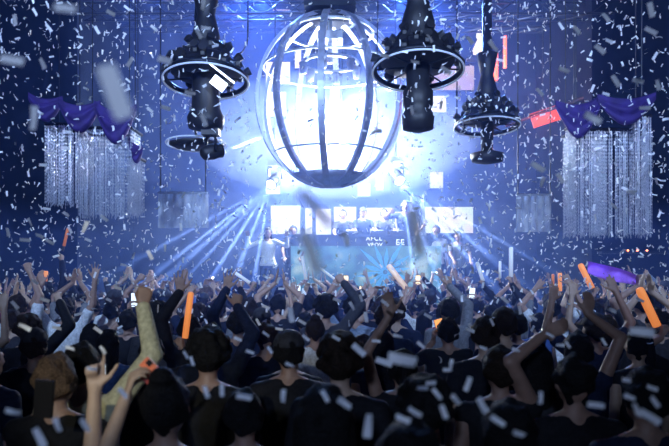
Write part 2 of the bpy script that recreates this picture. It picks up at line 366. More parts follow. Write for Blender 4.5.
# ------------------------------------------------------------------ ring chandeliers
rnd = random.Random(5)
def chandelier(label, px, py, Y, rad, tilt, stem_r, low, scale=1, fix=True):
    c = P(px, py, Y); t = thing('ring_chandelier', label, 'chandelier', c, group='black tiered ring chandeliers')
    rot = Matrix.Rotation(tilt, 3, 'X')
    top = ZC - c.z
    st = MB()
    zs = [.42, .5, .62, .8, .92, 1.1, 1.3, 1.32, top]; rs = [1.25, 1.0, 1.15, .9, .7, .95, 1.2, .55, .55]
    st.loft([((0, 0, z), stem_r * r, stem_r * r) for z, r in zip(zs, rs)], 14); obj('stem', st, 'black_plastic', t, True)
    body = MB().loft([((0, 0, .06), rad * .35, rad * .35), ((0, 0, .14), rad * .82, rad * .82), ((0, 0, .22), rad * .72, rad * .72), ((0, 0, .30), rad * .66, rad * .66), ((0, 0, .36), rad * .5, rad * .5), ((0, 0, .50), rad * .46, rad * .46), ((0, 0, .62), rad * .3, rad * .3)], 22)
    body.xf(rot.to_4x4()); obj('canopy', body, 'black_plastic', t)
    rg = MB().ring((0, 0, 0), rad, .013, 64, rot); obj('light_ring', rg, 'ring_tube', t, True)
    inner = MB().ring((0, 0, .04), rad * .96, .035, 48, rot); obj('ring_frame', inner, 'dark_metal', t, True)
    spk = MB()
    for k in range(8):
        a = 2 * pi * k / 8; spk.tube([rot @ V((rad * .3 * cos(a), rad * .3 * sin(a), .06)), rot @ V((rad * .97 * cos(a), rad * .97 * sin(a), .03))], .012, 5)
    obj('spoke', spk, 'dark_metal', t, True)
    for k in range(24):
        a = 2 * pi * k / 24 + .1; r_ = rad * (.95, .74, .88, .52)[k % 4]; z = (.17, .33, .24, .50)[k % 4]
        p = rot @ V((r_ * cos(a), r_ * sin(a), z)); d = V((cos(a), sin(a), rnd.uniform(.1, .8))).normalized()
        hd = MB().loft([((0, 0, -.07), .03, .03), ((0, 0, -.03), .052, .052), ((0, 0, .05), .06, .06)], 8).xf(Matrix.Translation(p) @ aim(d).to_4x4()); hd.box(p + V((0, 0, -.05)), (.05, .05, .09))
        obj('lamp', hd, 'black_plastic', t)
    lw = MB(); n = len(low)
    lw.loft([((0, 0, z), r, r) for z, r in low], 18); obj('lower_drum', lw, 'black_plastic', t, True)
    return t, c
tA, cA = chandelier('dark ring chandelier left of the sphere with a thin lit ring and tilted lamp', 206, 82, 9.0, .585, R(-9), .17, [(-.68, .10), (-.64, .24), (-.5, .26), (-.38, .2), (-.1, .19), (.1, .2)])
bar = MB().box((.28, -.35, .02), (.42, .03, .02), Matrix.Rotation(R(38), 3, 'Y')); bar.box((.24, -.36, -.12), (.2, .05, .13), Matrix.Rotation(R(38), 3, 'Y'))
obj('light_bar', bar, 'lens_soft', tA)
tB, cB = chandelier('dark ring chandelier right of the sphere, biggest drum hanging lowest under it', 418, 72, 8.6, .60, R(-10), .2, [(-.80, .06), (-.76, .20), (-.58, .22), (-.5, .17), (-.44, .2), (-.26, .2), (-.2, .15), (.1, .16)])
tC, cC = chandelier('smaller dark ring chandelier farther right in front of the red lit wall', 487, 127, 11.6, .58, R(-6), .16, [(-.66, .06), (-.62, .27), (-.48, .30), (-.42, .1), (.1, .12)])
# second thin ring below the left chandelier
rl = thing('hanging_ring', 'thin pale hoop hanging below the left ring chandelier', 'ring', P(196, 144, 9.7))
obj('hoop', MB().ring((0, 0, 0), .44, .012, 48, Matrix.Rotation(R(-5), 3, 'X')), 'ring_tube', rl, True)
hd = MB().loft([((0, 0, -.06), .30, .30), ((0, 0, .0), .42, .42), ((0, 0, .05), .25, .25)], 24); obj('disc', hd, 'black_plastic', rl, True)
obj('hanger', MB().tube([(0, 0, .04), (0, 0, ZC - rl.location.z)], .02), 'dark_metal', rl, True)
# bracket for the moving head under chandelier A
obj('hanger', MB().tube([(0, 0, .30), (-.02, .1, ZC - P(211, 152, 9).z)], .02), 'dark_metal', [o for o in COL.objects if o.name.startswith('moving_head_light')][2], True)
for nm_ in ('moving_head_light', 'moving_head_light.001'):
    o = bpy.data.objects[nm_]; obj('hanger', MB().tube([(0, 0, .36), (0, .1, ZC - o.location.z)], .02), 'dark_metal', o, True)

# ------------------------------------------------------------------ trusses and screens on the back wall
def truss(label, a, b, s=.35, group='ceiling trusses', m='dark_metal'):
    a = V(a); b = V(b); L = (b - a).length; n = max(2, int(L / .5)); d = (b - a).normalized(); mb = MB()
    u = V((0, 0, 1)) if abs(d.z) < .5 else V((0, 1, 0)); x = d.cross(u).normalized(); y = x.cross(d)
    cs = [(-s / 2, -s / 2), (s / 2, -s / 2), (s / 2, s / 2), (-s / 2, s / 2)]
    for p, q in cs: mb.tube([a + x * p + y * q, b + x * p + y * q], .028, 5)
    for i in range(n):
        for j in range(4):
            p, q = cs[j], cs[(j + 1) % 4]
            mb.tube([a + d * (L * i / n) + x * p[0] + y * p[1], a + d * (L * (i + 1) / n) + x * q[0] + y * q[1]], .014, 4)
    t = thing('lighting_truss', label, 'truss', a, group=group); mb.v = [tuple(V(p) - a) for p in mb.v]; obj('frame', mb, m, t)
    for e in (.12, .5, .88):
        p = (b - a) * e
        if abs(d.z) < .5: obj('hanger', MB().tube([p + V((0, 0, s / 2)), V((p.x, p.y, ZC - a.z))], .012, 5), m, t)
    return t
truss('horizontal black lighting truss along the top of the back wall', (-6.0, 17.4, P(0, 22, 17.4).z), (6.0, 17.4, P(0, 22, 17.4).z), .4)
truss('black lighting truss across the hall top in front of the sphere hanger', (-6.2, 14.6, 7.9), (6.2, 14.6, 7.9), .4)
def leg_truss(px, Y, label): truss(label, (P(px, 0, Y).x, Y, 1.2), (P(px, 0, Y).x, Y, P(0, 195, Y).z), .28, 'upright stage trusses')
leg_truss(303, 16.6, 'upright truss leg left of the DJ booth screens'); leg_truss(417, 16.6, 'upright truss leg right of the DJ booth screens')

def screen(label, x0, y0, x1, y1, Y, m, group='stage screens', name='video_screen', hang=False):
    a = P(x0, y1, Y); b = P(x1, y0, Y); c = (a + b) / 2; w_, h_ = b.x - a.x, b.z - a.z
    t = thing(name, label, 'screen', c, group=group)
    obj('cabinet', MB().box((0, .06, 0), (w_ + .04, .1, h_ + .04)), 'black_plastic', t); obj('picture', MB().box((0, 0, 0), (w_, .015, h_)), m, t)
    return t
S = screen
S('bright pale video screen at the left end of the stage row', 271, 206, 300, 234, 16.3, 'led_pale')
S('narrow upright pale screen beside the left truss leg', 305.5, 208, 312, 234, 16.3, 'led_pale')
S('video screen behind the left DJ', 316, 209, 331, 236, 16.3, 'led_pale')
S('small video screen behind the middle DJs', 334, 207, 356, 232, 16.3, 'led_pale')
S('video screen between the two middle DJs', 360, 208, 392, 232, 16.3, 'led_pale')
S('video screen behind the rightmost DJ', 395, 212, 410, 240, 16.3, 'led_pale')
S('wide pale video screen at the right end of the stage row', 425, 207, 473, 233, 16.3, 'led_pale')
S('warm lit wall panel seen through the left side of the sphere, upper one', 266, 62, 290, 84, 18.5, 'led_warm', 'lit wall panels')
S('warm lit wall panel seen through the left side of the sphere, lower one', 268, 92, 286, 116, 18.5, 'led_warm', 'lit wall panels')
S('tall lit panel high behind the sphere ribs', 295, 50, 301, 68, 18.5, 'led_warm', 'lit wall panels')
S('peach panel at the top edge of the hall left of the sphere hanger', 273, 1, 290, 14, 18.5, 'led_pink', 'lit wall panels')
S('small lilac panel beside the sphere hanger', 293, 1, 299, 7, 18.5, 'led_pink', 'lit wall panels')
S('white lit panel left of the sphere foot', 266, 186, 280, 194, 18.5, 'led_pale', 'lit wall panels')
S('white panel right under the sphere', 358, 184, 370, 196, 18.5, 'led_pale', 'lit wall panels')
S('slim bright panel right under the sphere', 376, 176, 383, 190, 18.5, 'led_pale', 'lit wall panels')
S('irregular bright panel above the right stage screen', 430, 172, 443, 188, 18.5, 'led_pale', 'lit wall panels')
S('glowing panel behind the right ring chandelier drum', 428, 96, 446, 112, 18.5, 'led_warm', 'lit wall panels')
S('mauve panel on the back wall right of the sphere', 428, 66, 474, 90, 18.5, 'led_pink', 'lit wall panels')
bust = thing('glow_figurine', 'small cream figurine with painted-in glow high on the back wall right of the sphere', 'ornament', P(479, 42, 17.9))
f = MB().loft([((0, 0, -.38), .16, .12), ((.03, 0, -.2), .2, .13), ((.05, 0, 0), .13, .1), ((.02, 0, .08), .06, .06), ((.02, 0, .13), .1, .1), ((.02, 0, .28), .09, .09), ((.02, 0, .34), .03, .03)], 14)
obj('body', f, 'led_warm', bust, True); obj('ledge', MB().box((0, .1, -.42), (.6, .4, .06)), 'dark_metal', bust)  # emissive body stands in for light falling on the figurine
for px, y0, y1, wd, lab in ((491, 54, 80, .20, 'thick glowing orange light column on the back wall'), (505, 36, 68, .05, 'thin glowing orange light tube beside the thick one')):
    a = P(px, y1, 18.2); b = P(px, y0, 18.2); t = thing('light_tube', lab, 'light', (a + b) / 2)
    obj('tube', MB().loft([((0, 0, -(b.z - a.z) / 2), wd, wd), ((0, 0, (b.z - a.z) / 2), wd, wd)], 12), 'orange_tube', t, True)
    obj('bracket', MB().box((0, .24, 0), (.08, .34, .08)), 'dark_metal', t)
t = thing('slanted_glow_stand_in', 'slanted panel standing in for red glow above the right crystal curtain', 'light', P(543, 116, 15.0))  # emissive slab stands in for a patch of red glow
obj('panel', MB().box((.1, 0, 0), (.75, .08, .34), Matrix.Rotation(R(-18), 3, 'Y')), 'red_glow', t); obj('rail', MB().tube([(-.9, -.1, -.25), (.9, -.1, .4)], .04), 'dark_metal', t, True)
obj('hanger', MB().tube([(0, 0, .2), (0, 0, ZC - t.location.z)], .02), 'dark_metal', t)
for px, py in ((586, 250.5), (637 - 20, 251), (647 - 17, 251)):
    pass
for i, (px, lab) in enumerate(((628, 'leftmost tiny red indicator lamp under the right crystal curtain'), (637.5, 'middle tiny red indicator lamp under the right crystal curtain'), (647, 'rightmost tiny red indicator lamp under the right crystal curtain'))):
    p = P(px, 250.5, 14.2); t = thing('indicator_lamp', lab, 'lamp', p, group='red indicator lamps')
    obj('bulb', MB().ball((0, 0, 0), .022), 'red_dot', t, True); obj('holder', MB().box((0, .05, -.02), (.06, .08, .05)), 'black_plastic', t)
sh = tag(obj('ledge_shelf', MB().box((P(637, 0, 14.25).x, 14.3, P(0, 252.6, 14.2).z), (1.6, .25, .05)), 'dark_metal'), 'narrow dark ledge carrying the red indicator lamps', 'shelf')
# hung translucent scrims
def scr(label, x0, y0, x1, y1, Y):
    a = P(x0, y1, Y); b = P(x1, y0, Y); w_, h_ = b.x - a.x, b.z - a.z; t = thing('gauze_panel', label, 'panel', (a + b) / 2, group='hanging gauze panels')
    n = 26; vs_ = []; fs = []
    for i in range(n + 1):
        x = -w_ / 2 + w_ * i / n; y = .04 * sin(i * 1.25)
        vs_ += [(x, y, -h_ / 2), (x, y, h_ / 2), (x, y + .006, -h_ / 2), (x, y + .006, h_ / 2)]
    for i in range(n):
        k = i * 4; fs += [(k, k + 4, k + 5, k + 1), (k + 2, k + 3, k + 7, k + 6), (k + 1, k + 5, k + 7, k + 3), (k, k + 2, k + 6, k + 4)]
    obj('gauze', MB().add(vs_, fs), 'scrim', t, True)
    obj('rail', MB().tube([(-w_ / 2, 0, h_ / 2 + .02), (w_ / 2, 0, h_ / 2 + .02)], .02), 'pale_metal', t)
    hg = MB()
    for sx in (-.45, .45): hg.tube([(sx * w_, 0, h_ / 2), (sx * w_, 0, ZC - t.location.z)], .012, 5)
    obj('hanger', hg, 'dark_metal', t)
scr('pleated pale gauze panel hanging left of the beams', 158, 194, 208, 228, 11.5)
scr('dim gauze panel hanging beside the right crystal curtain', 516, 196, 552, 232, 11.5)
# hanging cables
def cable(label, pts): tag(obj('hanging_cable', MB().tube(pts, .012, 5), 'dark_metal'), label, 'cable')
cable('thin black cable hanging from the ceiling right of the left chandelier', [V((P(248, 0, 9.2).x, 9.2, ZC)), P(248, 0, 9.2), P(248, 30, 9.2), P(247, 44, 9.2), P(242, 52, 9.2), P(236, 56, 9.1)])
cable('thin black cable hanging between the two right chandeliers', [V((P(457, 0, 11).x, 11, ZC)), P(457, 0, 11), P(457, 60, 11), P(457, 118, 11)])
cable('thin black cable hanging right of the sphere top', [V((P(378, 0, 12).x, 12, ZC)), P(378, 0, 12), P(377, 60, 12)])

# ------------------------------------------------------------------ crystal curtains with purple swags
def strand(mb, x, y, z0, z1, rr, n=None):
    h = z0 - z1; n = int(h / .05); pts = []
    vs_ = []; fs = []
    for i in range(2 * n + 1):
        z = z0 - h * i / (2 * n); r = (.0018 if i % 2 == 0 else .0065 * rr.uniform(.55, 1.25)); a0 = rr.uniform(0, 1.5)
        for k in range(4): a = pi / 2 * k + a0; vs_.append((x + r * cos(a), y + r * sin(a), z))
    for i in range(2 * n):
        for k in range(4): fs.append((i * 4 + k, i * 4 + (k + 1) % 4, (i + 1) * 4 + (k + 1) % 4, (i + 1) * 4 + k))
    mb.add(vs_, fs)
def curtain(label, Y, boxes, swag, seed):
    rr = random.Random(seed); c = P(*swag[0], Y); t = thing('crystal_curtain', label, 'crystal curtain', c, group='crystal bead curtains')
    for bi, (x0, y0, x1, y1, dy, dep, dens) in enumerate(boxes):
        a = P(x0, y0, Y + dy) - c; b = P(x1, y1, Y + dy) - c; w_ = b.x - a.x; mb = MB()
        n = int(w_ / .0125 * dens)
        for layer in range(3):
            for i in range(n // 2 if layer else n):
                strand(mb, a.x + w_ * rr.random(), a.y + dep * layer / 2 + rr.uniform(-.02, .02), a.z, b.z + rr.uniform(-.03, .06) , rr)
        for k in range(int(dep / .03)):
            for x in (a.x, b.x): strand(mb, x, a.y + k * .03, a.z, b.z + rr.uniform(-.03, .06), rr)
        o = obj('bead_strands', mb, 'crystal', t, True); tag(o, kind='stuff')
        fr = MB(); z = a.z
        for p, q in (((a.x, a.y), (b.x, a.y)), ((b.x, a.y), (b.x, a.y + dep)), ((b.x, a.y + dep), (a.x, a.y + dep)), ((a.x, a.y + dep), (a.x, a.y))): fr.tube([(*p, z), (*q, z)], .025)
        obj('frame', fr, 'dark_metal', t)
        hg = MB()
        for x in (a.x + .1, b.x - .1): hg.tube([(x, a.y + dep / 2, z), (x, a.y + dep / 2, ZC - c.z)], .006, 5)
        obj('hanger', hg, 'dark_metal', t)
    for (x0, y0, x1, y1, sag, dy) in swag[1]:
        a = P(x0, y0, Y + dy) - c; b = P(x1, y1, Y + dy) - c; n = 20; mb = MB(); vs_ = []; fs = []; m_ = 10
        sg = sag / F * Y
        for i in range(n + 1):
            u = i / n; top = a.lerp(b, u); s_ = sin(pi * u)
            for j in range(m_ + 1):
                v = j / m_; z = top.z - sg * s_ * (.25 + .75 * v) - .10 * v
                y = a.y - .10 * s_ * sin(v * pi) - .03 * sin(v * 14 + u * 3) * s_
                vs_.append((top.x, y, z))
        k = m_ + 1; N = len(vs_); vs_ += [(x, y + .03, z) for x, y, z in vs_]
        for i in range(n):
            for j in range(m_):
                q = i * k + j; fs.append((q, q + k, q + k + 1, q + 1)); fs.append((N + q, N + q + 1, N + q + k + 1, N + q + k))
        for i in range(n):
            for j in (0, m_): q = i * k + j; fs.append((q, q + k, N + q + k, N + q))
        obj('swag', mb.add(vs_, fs), 'purple_cloth', t, True)
    return t
curtain('glittering crystal bead curtain on the left with two tiers under purple swags', 9.2,
        [(45, 124, 80, 205, .25, .5, 1.0), (79, 128, 131, 217, 0, .5, 1.1), (128, 158, 139, 214, .3, .3, .8)],
        ((92, 128), [(28, 92, 62, 96, 20, -.15), (58, 98, 100, 100, 26, -.18), (94, 100, 136, 104, 34, -.2), (128, 134, 142, 146, 16, .1)]), 3)
curtain('glittering crystal bead curtain on the right under a wide purple swag', 9.0,
        [(568, 128, 574, 217, -.05, .1, 2.2), (576, 130, 652, 236, .1, .55, 1.0), (636, 116, 651, 208, -.2, .1, .9)],
        ((610, 128), [(556, 100, 604, 92, 34, -.2), (598, 94, 656, 92, 24, -.25)]), 4)

# ------------------------------------------------------------------ DJ booth
b0 = P(366, 246, 14.4); bo = thing('dj_booth', 'wide dark DJ booth with a teal glowing front at the middle of the stage', 'DJ booth', (b0.x, 14.4, 1.2))
wb = 150 / F * 14.4; topz = P(0, 236, 14.4).z - 1.2; midz = P(0, 246, 14.4).z - 1.2
obj('desk_top', MB().box((0, .45, topz), (wb, 1.0, .06)), 'booth', bo); obj('upper_band', MB().box((0, .05, (topz + midz) / 2 - .02), (wb - .1, .12, topz - midz)), 'booth', bo)
obj('led_front', MB().box((0, 0, midz / 2), (wb, .1, midz)), 'led_booth', bo)
for sx in (-1, 1): obj('side_panel', MB().box((sx * (wb / 2 - .05), .5, midz / 2), (.1, .9, midz)), 'booth', bo)
st = MB(); q = P(385, 272, 14.4) - bo.location
for k in range(14):
    a = 2 * pi * k / 14 + .15; L = .55 + .22 * (k % 3) / 2; d = V((cos(a), 0, sin(a))); s_ = V((-d.z, 0, d.x))
    p0 = V((q.x, -.06, q.z)); vs_ = [p0 + d * .05 + s_ * .012, p0 + d * L * .55 + s_ * .05, p0 + d * L, p0 + d * L * .55 - s_ * .05, p0 + d * .05 - s_ * .012]
    st.add(vs_ + [v + V((0, .015, 0)) for v in vs_], [(0, 1, 2, 3, 4), (9, 8, 7, 6, 5)] + [(i, (i + 1) % 5, 5 + (i + 1) % 5, 5 + i) for i in range(5)])
obj('starburst', st, 'burst', bo)
def text(s, loc, size, parent, name='lettering'):
    cu = bpy.data.curves.new(name, 'FONT'); cu.body = s; cu.size = size; cu.extrude = .006; cu.align_x = 'CENTER'; cu.space_character = 1.15
    o = bpy.data.objects.new(name, cu); COL.objects.link(o); o.rotation_euler = (R(90), 0, 0); o.location = loc
    dg = bpy.context.evaluated_depsgraph_get(); me = bpy.data.meshes.new_from_object(o.evaluated_get(dg)); bpy.data.objects.remove(o)
    me.materials.clear(); o = link(name, me, 'letter', parent, loc); o.rotation_euler = (R(90), 0, 0); return o
lx = P(374, 0, 14.4).x - b0.x
text('AFCL', (lx, -.02, topz - .10), .14, bo); text('VEOV', (lx + .02, -.02, topz - .235), .12, bo); text('EE', (P(400, 0, 14.4).x - b0.x, -.02, topz - .2), .18, bo)
for px, wd, m_ in ((352, .42, 'stage_black'), (378, .34, 'stage_black'), (398, .42, 'stage_black')):
    x = P(px, 0, 14.8).x; t = thing('dj_deck', {352: 'black DJ player at the left of the booth top', 378: 'black DJ mixer in the middle of the booth top', 398: 'black DJ player at the right of the booth top'}[px], 'DJ deck', (x, 14.75, 1.2 + topz + .03))
    obj('body', MB().box((0, 0, .05), (wd, .38, .10)), m_, t); obj('platter' if px != 378 else 'fader_panel', MB().loft([((0, 0, .1), .13, .13), ((0, 0, .12), .12, .12)], 20), 'pale_metal', t)
riser = tag(obj('dj_riser', MB().box((b0.x, 15.55, 1.45), (wb, 1.1, .5)), 'stage_black'), 'black riser box behind the DJ booth', 'riser')
# speaker cabinets flanking
for px, lab in ((322, 'black speaker stack at the left end of the DJ booth'), (424, 'black speaker stack at the right end of the DJ booth')):
    pass

# ------------------------------------------------------------------ people
LA, LB = .29, .26
def ik(S_, W_, pole, a=LA, b=LB):
    d = W_ - S_; L = d.length
    if L > (a + b) * .985: W_ = S_ + d * ((a + b) * .985 / L); L = (a + b) * .985
    if L < .12: W_ = S_ + d.normalized() * .12; L = .12
    u = (W_ - S_).normalized(); x = (a * a - b * b + L * L) / (2 * L); h = math.sqrt(max(0, a * a - x * x))
    p = V(pole) - u * V(pole).dot(u); p = p.normalized() if p.length > 1e-3 else V((1, 0, 0))
    return S_ + u * x + p * h, W_
CURL = {'open': [(6, 8, 6)] * 4, 'relaxed': [(25, 30, 20)] * 4, 'grip': [(72, 85, 55)] * 4, 'fist': [(80, 95, 60)] * 4,
        'point': [(4, 6, 4)] + [(80, 95, 55)] * 3, 'phone': [(38, 42, 25)] * 4, 'flat': [(2, 3, 2)] * 4, 'horns': [(4, 5, 4), (80, 95, 55), (80, 95, 55), (6, 8, 5)]}
def hand(mb, W_, D, N, sg, pose, s=1.0):
    """W_ wrist, D wrist to knuckles, N out of the palm, sg: thumb side along cross(D,N)*sg"""
    D = D.normalized(); N = (N - D * N.dot(D)).normalized(); T = D.cross(N) * sg
    spread = {'open': 13, 'flat': 3}.get(pose, 2)
    for i, (off, kl, L) in enumerate(((.031, .088, .074), (.0105, .093, .083), (-.0105, .089, .077), (-.030, .080, .060))):
        k = W_ + (D * kl + T * off) * s
        mb.capsule(W_ + T * off * .55 * s, k, .0145 * s, .0125 * s, 8)
        ang = 0; p = k; dirb = (D + T * math.tan(R(spread * (1.5 - i)))).normalized()
        for j, cu in enumerate(CURL[pose][i]):
            ang += R(cu); dd = (dirb * cos(ang) + N * sin(ang)).normalized(); q2 = p + dd * L * (.46, .30, .24)[j] * s
            mb.capsule(p, q2, (.0096, .0088, .0080)[j] * s, (.0088, .0080, .0070)[j] * s, 8); p = q2
    tb = W_ + (D * .022 + T * .022) * s
    if pose in ('open', 'flat', 'point', 'relaxed'): t1 = (T * .75 + D * .6 + N * .15).normalized(); t2 = (T * .55 + D * .85 + N * .1).normalized()
    else: t1 = (T * .45 + D * .7 + N * .55).normalized(); t2 = (T * -.35 + D * .6 + N * .7).normalized()
    p1 = tb + t1 * .045 * s; p2 = p1 + t2 * .032 * s; p3 = p2 + t2 * .026 * s
    mb.capsule(tb, p1, .0165 * s, .0125 * s, 8); mb.capsule(p1, p2, .0115 * s, .0105 * s, 8); mb.capsule(p2, p3, .0100 * s, .0085 * s, 8)
    return W_ + (D * .078 + N * .022) * s

def build_person(arms, fem=False, voxel=.011, sleeve='short', lean=0.0, shoes=False, face=False):
    """arms: {side(+1 right,-1 left): (wrist, handdir, palm_normal, pose, pole)}; body 1.72 m facing +Y. Returns meshes and grips."""
    b = MB(); k = .9 if fem else 1.0; hip = .17 if fem else .16
    tor = [(.84, hip * .92, .115), (.95, hip, .12), (1.08, .135 * k, .098), (1.2, .15 * k, .11), (1.3, .168 * k, .12), (1.38, .16 * k, .105), (1.43, .10 * k, .075), (1.47, .055, .055)]
    b.loft([((0, 0, z), rx, ry) for z, rx, ry in tor]); b.capsule((0, -.012, 1.42), (0, .004, 1.56), .050 * k, .048 * k)
    b.ball((0, .008, 1.618), (.076, .096, .103)); b.ball((0, .045, 1.56), (.054, .055, .052))
    b.capsule((0, .098, 1.625), (0, .118, 1.587), .009, .014, 8); b.capsule((-.03, .088, 1.643), (.03, .088, 1.643), .012, .012, 8)
    b.capsule((-.018, .092, 1.557), (.018, .092, 1.557), .008, .008, 8); b.ball((0, .085, 1.525), (.022, .02, .017))
    for sg in (-1, 1): b.ball((sg * .077, .002, 1.605), (.011, .019, .03)); b.ball((sg * .04, .072, 1.60), (.022, .02, .02))
    tr = MB(); tr.loft([((0, 0, z), rx + .012, ry + .012) for z, rx, ry in tor[:3]] + [((0, 0, 1.1), .14 * k, .10)])
    top = MB(); top.loft([((0, 0, .90), hip + .022, .14)] + [((0, 0, z), rx + .016, ry + .017) for z, rx, ry in tor[1:6]] + [((0, 0, 1.435), .105 * k, .082)])
    for sg in (-1, 1):
        hp = V((sg * .09, 0, .9)); kn = V((sg * .105, .025, .5)); an = V((sg * .11, -.01, .09))
        b.capsule(hp, kn, .082, .055); b.capsule(kn, an, .054, .036); b.capsule(an + V((0, -.02, -.045)), an + V((sg * .02, .15, -.055)), .036, .03)
        tr.capsule(hp, kn, .096, .072); tr.capsule(kn, an + V((0, 0, .02)), .072, .058)
        if sg in arms:
            W_, D, N, pose, pole = arms[sg]; W_ = V(W_); S_ = V((sg * .175 * k, 0, 1.40))
            if W_.z > 1.45: S_ += V((-sg * .012, 0, .035))
            E, W_ = ik(S_, W_, pole)
            D = V(D) if D is not None else (W_ - E).normalized()
        else:
            S_ = V((sg * .18 * k, 0, 1.395)); E = V((sg * .225 * k, -.03, 1.12)); W_ = V((sg * .235, .06, .88)); D = V((0, .2, -1)); N = V((-sg, 0, 0)); pose = 'relaxed'
        b.capsule((sg * .035, -.01, 1.452), S_ + V((0, 0, -.008)), .046, .05 * k); b.capsule(S_, E, .052 * k, .041 * k); b.capsule(E, W_, .041 * k, .027 * k)
        N = V(N); D = D.normalized(); Nn = (N - D * N.dot(D)).normalized(); X = D.cross(Nn)
        # thumb side: mirror for the left hand
        g = hand(b, W_, D, Nn, sg, pose); arms.setdefault('grip', {})[sg] = (g, D, Nn)
        top.capsule((sg * .045, -.01, 1.432), S_ + V((0, 0, -.010)), .058, .062 * k)
        if sleeve == 'long': top.capsule(S_, E, .066 * k, .056 * k); top.capsule(E, E.lerp(W_, .96), .056 * k, .042 * k)
        elif sleeve == 'short': top.capsule(S_ + V((0, 0, -.008)), S_.lerp(E, .6), .063 * k, .064 * k)
        else: top.capsule(S_, S_.lerp(E, .1), .064 * k, .05 * k)
    out = {'body': fuse(b, voxel, 2), 'top': fuse(top, .016, 3), 'trousers': fuse(tr, .018, 3)}
    if shoes:
        out['shoe'] = []
        for sg in (-1, 1):
            out['shoe'].append(fuse(MB().capsule((sg * .11, -.03, .045), (sg * .13, .15, .035), .045, .04), .012, 2))
    return out, arms['grip']

def hair_mesh(style, seed):
    mb = MB(); rr = V((seed * 3.1, seed, 0))
    def fn(p, q):
        n = noise.noise(q * 20 + rr) * (.026 if style in ('tousled', 'short') else .014) + noise.noise(q * 55 + rr) * .012
        o = p * n
        if p.y > .25 and q.z < 1.665: q = V((q.x * .86, .02 + (q.y - .02) * .7, q.z))
        elif q.z < 1.56: q = V((q.x * .82, q.y * .8 - .006, 1.56 + (q.z - 1.56) * 1.3))
        return q + o
    mb.ball((0, -.006, 1.632), (.088, .106, .104), 28, 20, fn)
    if style == 'long':
        mb.capsule((0, -.055, 1.62), (0, -.085, 1.40), .088, .075, 14, .55, (0, 1, 0)); mb.capsule((0, -.085, 1.42), (0, -.10, 1.24), .08, .045, 14, .45, (0, 1, 0))
        for sg in (-1, 1): mb.capsule((sg * .07, -.01, 1.63), (sg * .085, -.05, 1.40), .03, .025)
    if style == 'bun': mb.ball((0, -.055, 1.735), (.045, .045, .04), 14, 10); mb.ring((0, -.055, 1.73), .036, .014, 20)
    if style == 'ponytail': mb.ball((0, -.105, 1.68), .026); mb.capsule((0, -.12, 1.68), (0, -.15, 1.55), .03, .034); mb.capsule((0, -.15, 1.55), (0, -.12, 1.36), .034, .014)
    if style == 'curly':
        r2 = random.Random(seed)
        for _ in range(60):
            a = r2.uniform(0, 2 * pi); e = r2.uniform(-.25, 1.4); d = V((cos(a) * cos(e), sin(a) * cos(e), sin(e)))
            if d.y > .35 and d.z < .35: continue
            mb.ball(V((0, -.01, 1.635)) + V((d.x * .095, d.y * .11, d.z * .105)), r2.uniform(.022, .034), 8, 6)
    return fuse(mb, .010, 1)
HAIR = {s: hair_mesh(s, i + 1) for i, s in enumerate(('short', 'long', 'bun', 'ponytail', 'curly', 'tousled'))}
cp = MB().ball((0, -.002, 1.645), (.092, .11, .095), 24, 14, lambda p, q: V((q.x, q.y, max(q.z, 1.64)))); cp.capsule((0, .09, 1.648), (0, .15, 1.640), .07, .06, 16, .12); CAPM = fuse(cp, .009, 1)

PEOPLE = []
def place(meshes, x, y, yaw, H, cloth, hair, hcol, skin='skin', pose='', z=0, face=False, label=None, extra=None):
    t = thing('person', None, 'person', (x, y, z), (0, 0, yaw), None, H / 1.72)
    for nm, me in meshes.items():
        for m_ in (me if isinstance(me, list) else [me]):
            o = bpy.data.objects.new(nm, m_); COL.objects.link(o); o.parent = t
            if not m_.materials: m_.materials.append(None)
            o.material_slots[0].link = 'OBJECT'
            o.material_slots[0].material = M[{'body': skin, 'top': 'cloth_' + cloth, 'trousers': 'denim', 'shoe': 'shoe'}[nm]]
    hm = HAIR.get(hair)
    if hm:
        o = bpy.data.objects.new('hair', hm); COL.objects.link(o); o.parent = t
        if not hm.materials: hm.materials.append(None)
        o.material_slots[0].link = 'OBJECT'; o.material_slots[0].material = M['hair_' + hcol]
    if hair == 'cap':
        o = bpy.data.objects.new('hair', HAIR['short']); COL.objects.link(o); o.parent = t; o.scale = (.97, .97, .97); o.location = (0, 0, .045); o.material_slots[0].link = 'OBJECT'; o.material_slots[0].material = M['hair_' + hcol]
        o = bpy.data.objects.new('cap', CAPM); COL.objects.link(o); o.parent = t; o.location = (0, 0, .01)
        if not CAPM.materials: CAPM.materials.append(M['cloth_charcoal'])
    if face:
        for sg in (-1, 1): obj('eye', MB().ball((sg * .031, .092, 1.618), .011, 10, 8), 'eye', t, True)
        obj('lips', MB().capsule((-.02, .100, 1.557), (.02, .100, 1.557), .0075, .0075, 8), 'lips', t, True)
    PEOPLE.append(dict(o=t, x=x, y=y, H=H, cloth=cloth, hair=hair, hcol=hcol, pose=pose, label=label, z=z))
    return t

# generic poses: wrist, hand dir, palm normal, hand pose, elbow pole
def AR(sg, x, y, z, pose='open', D=None, N=(0, 1, 0), pole=None): return (V((sg * x, y, z)), D, N, pose, pole or (sg, -.2, -.3))
PROTO = {}
def proto(key, desc, arms, fem=False, sleeve='short'): PROTO[key] = (build_person(arms, fem, .0115, sleeve)[0], desc, fem)
proto('down', 'arms down', {})
proto('down_f', 'arms down', {}, True, 'none')
proto('both_up', 'hands up', {1: AR(1, .26, .12, 1.9), -1: AR(-1, .30, .10, 1.84)})
proto('right_up', 'right hand up', {1: AR(1, .22, .10, 1.93)})
proto('left_up', 'left hand up', {-1: AR(-1, .24, .14, 1.9)}, True)
proto('clap', 'clapping overhead', {1: AR(1, .05, .14, 1.86, 'flat', (-.15, .1, 1), (-1, 0, 0)), -1: AR(-1, .05, .14, 1.86, 'flat', (.15, .1, 1), (1, 0, 0))})
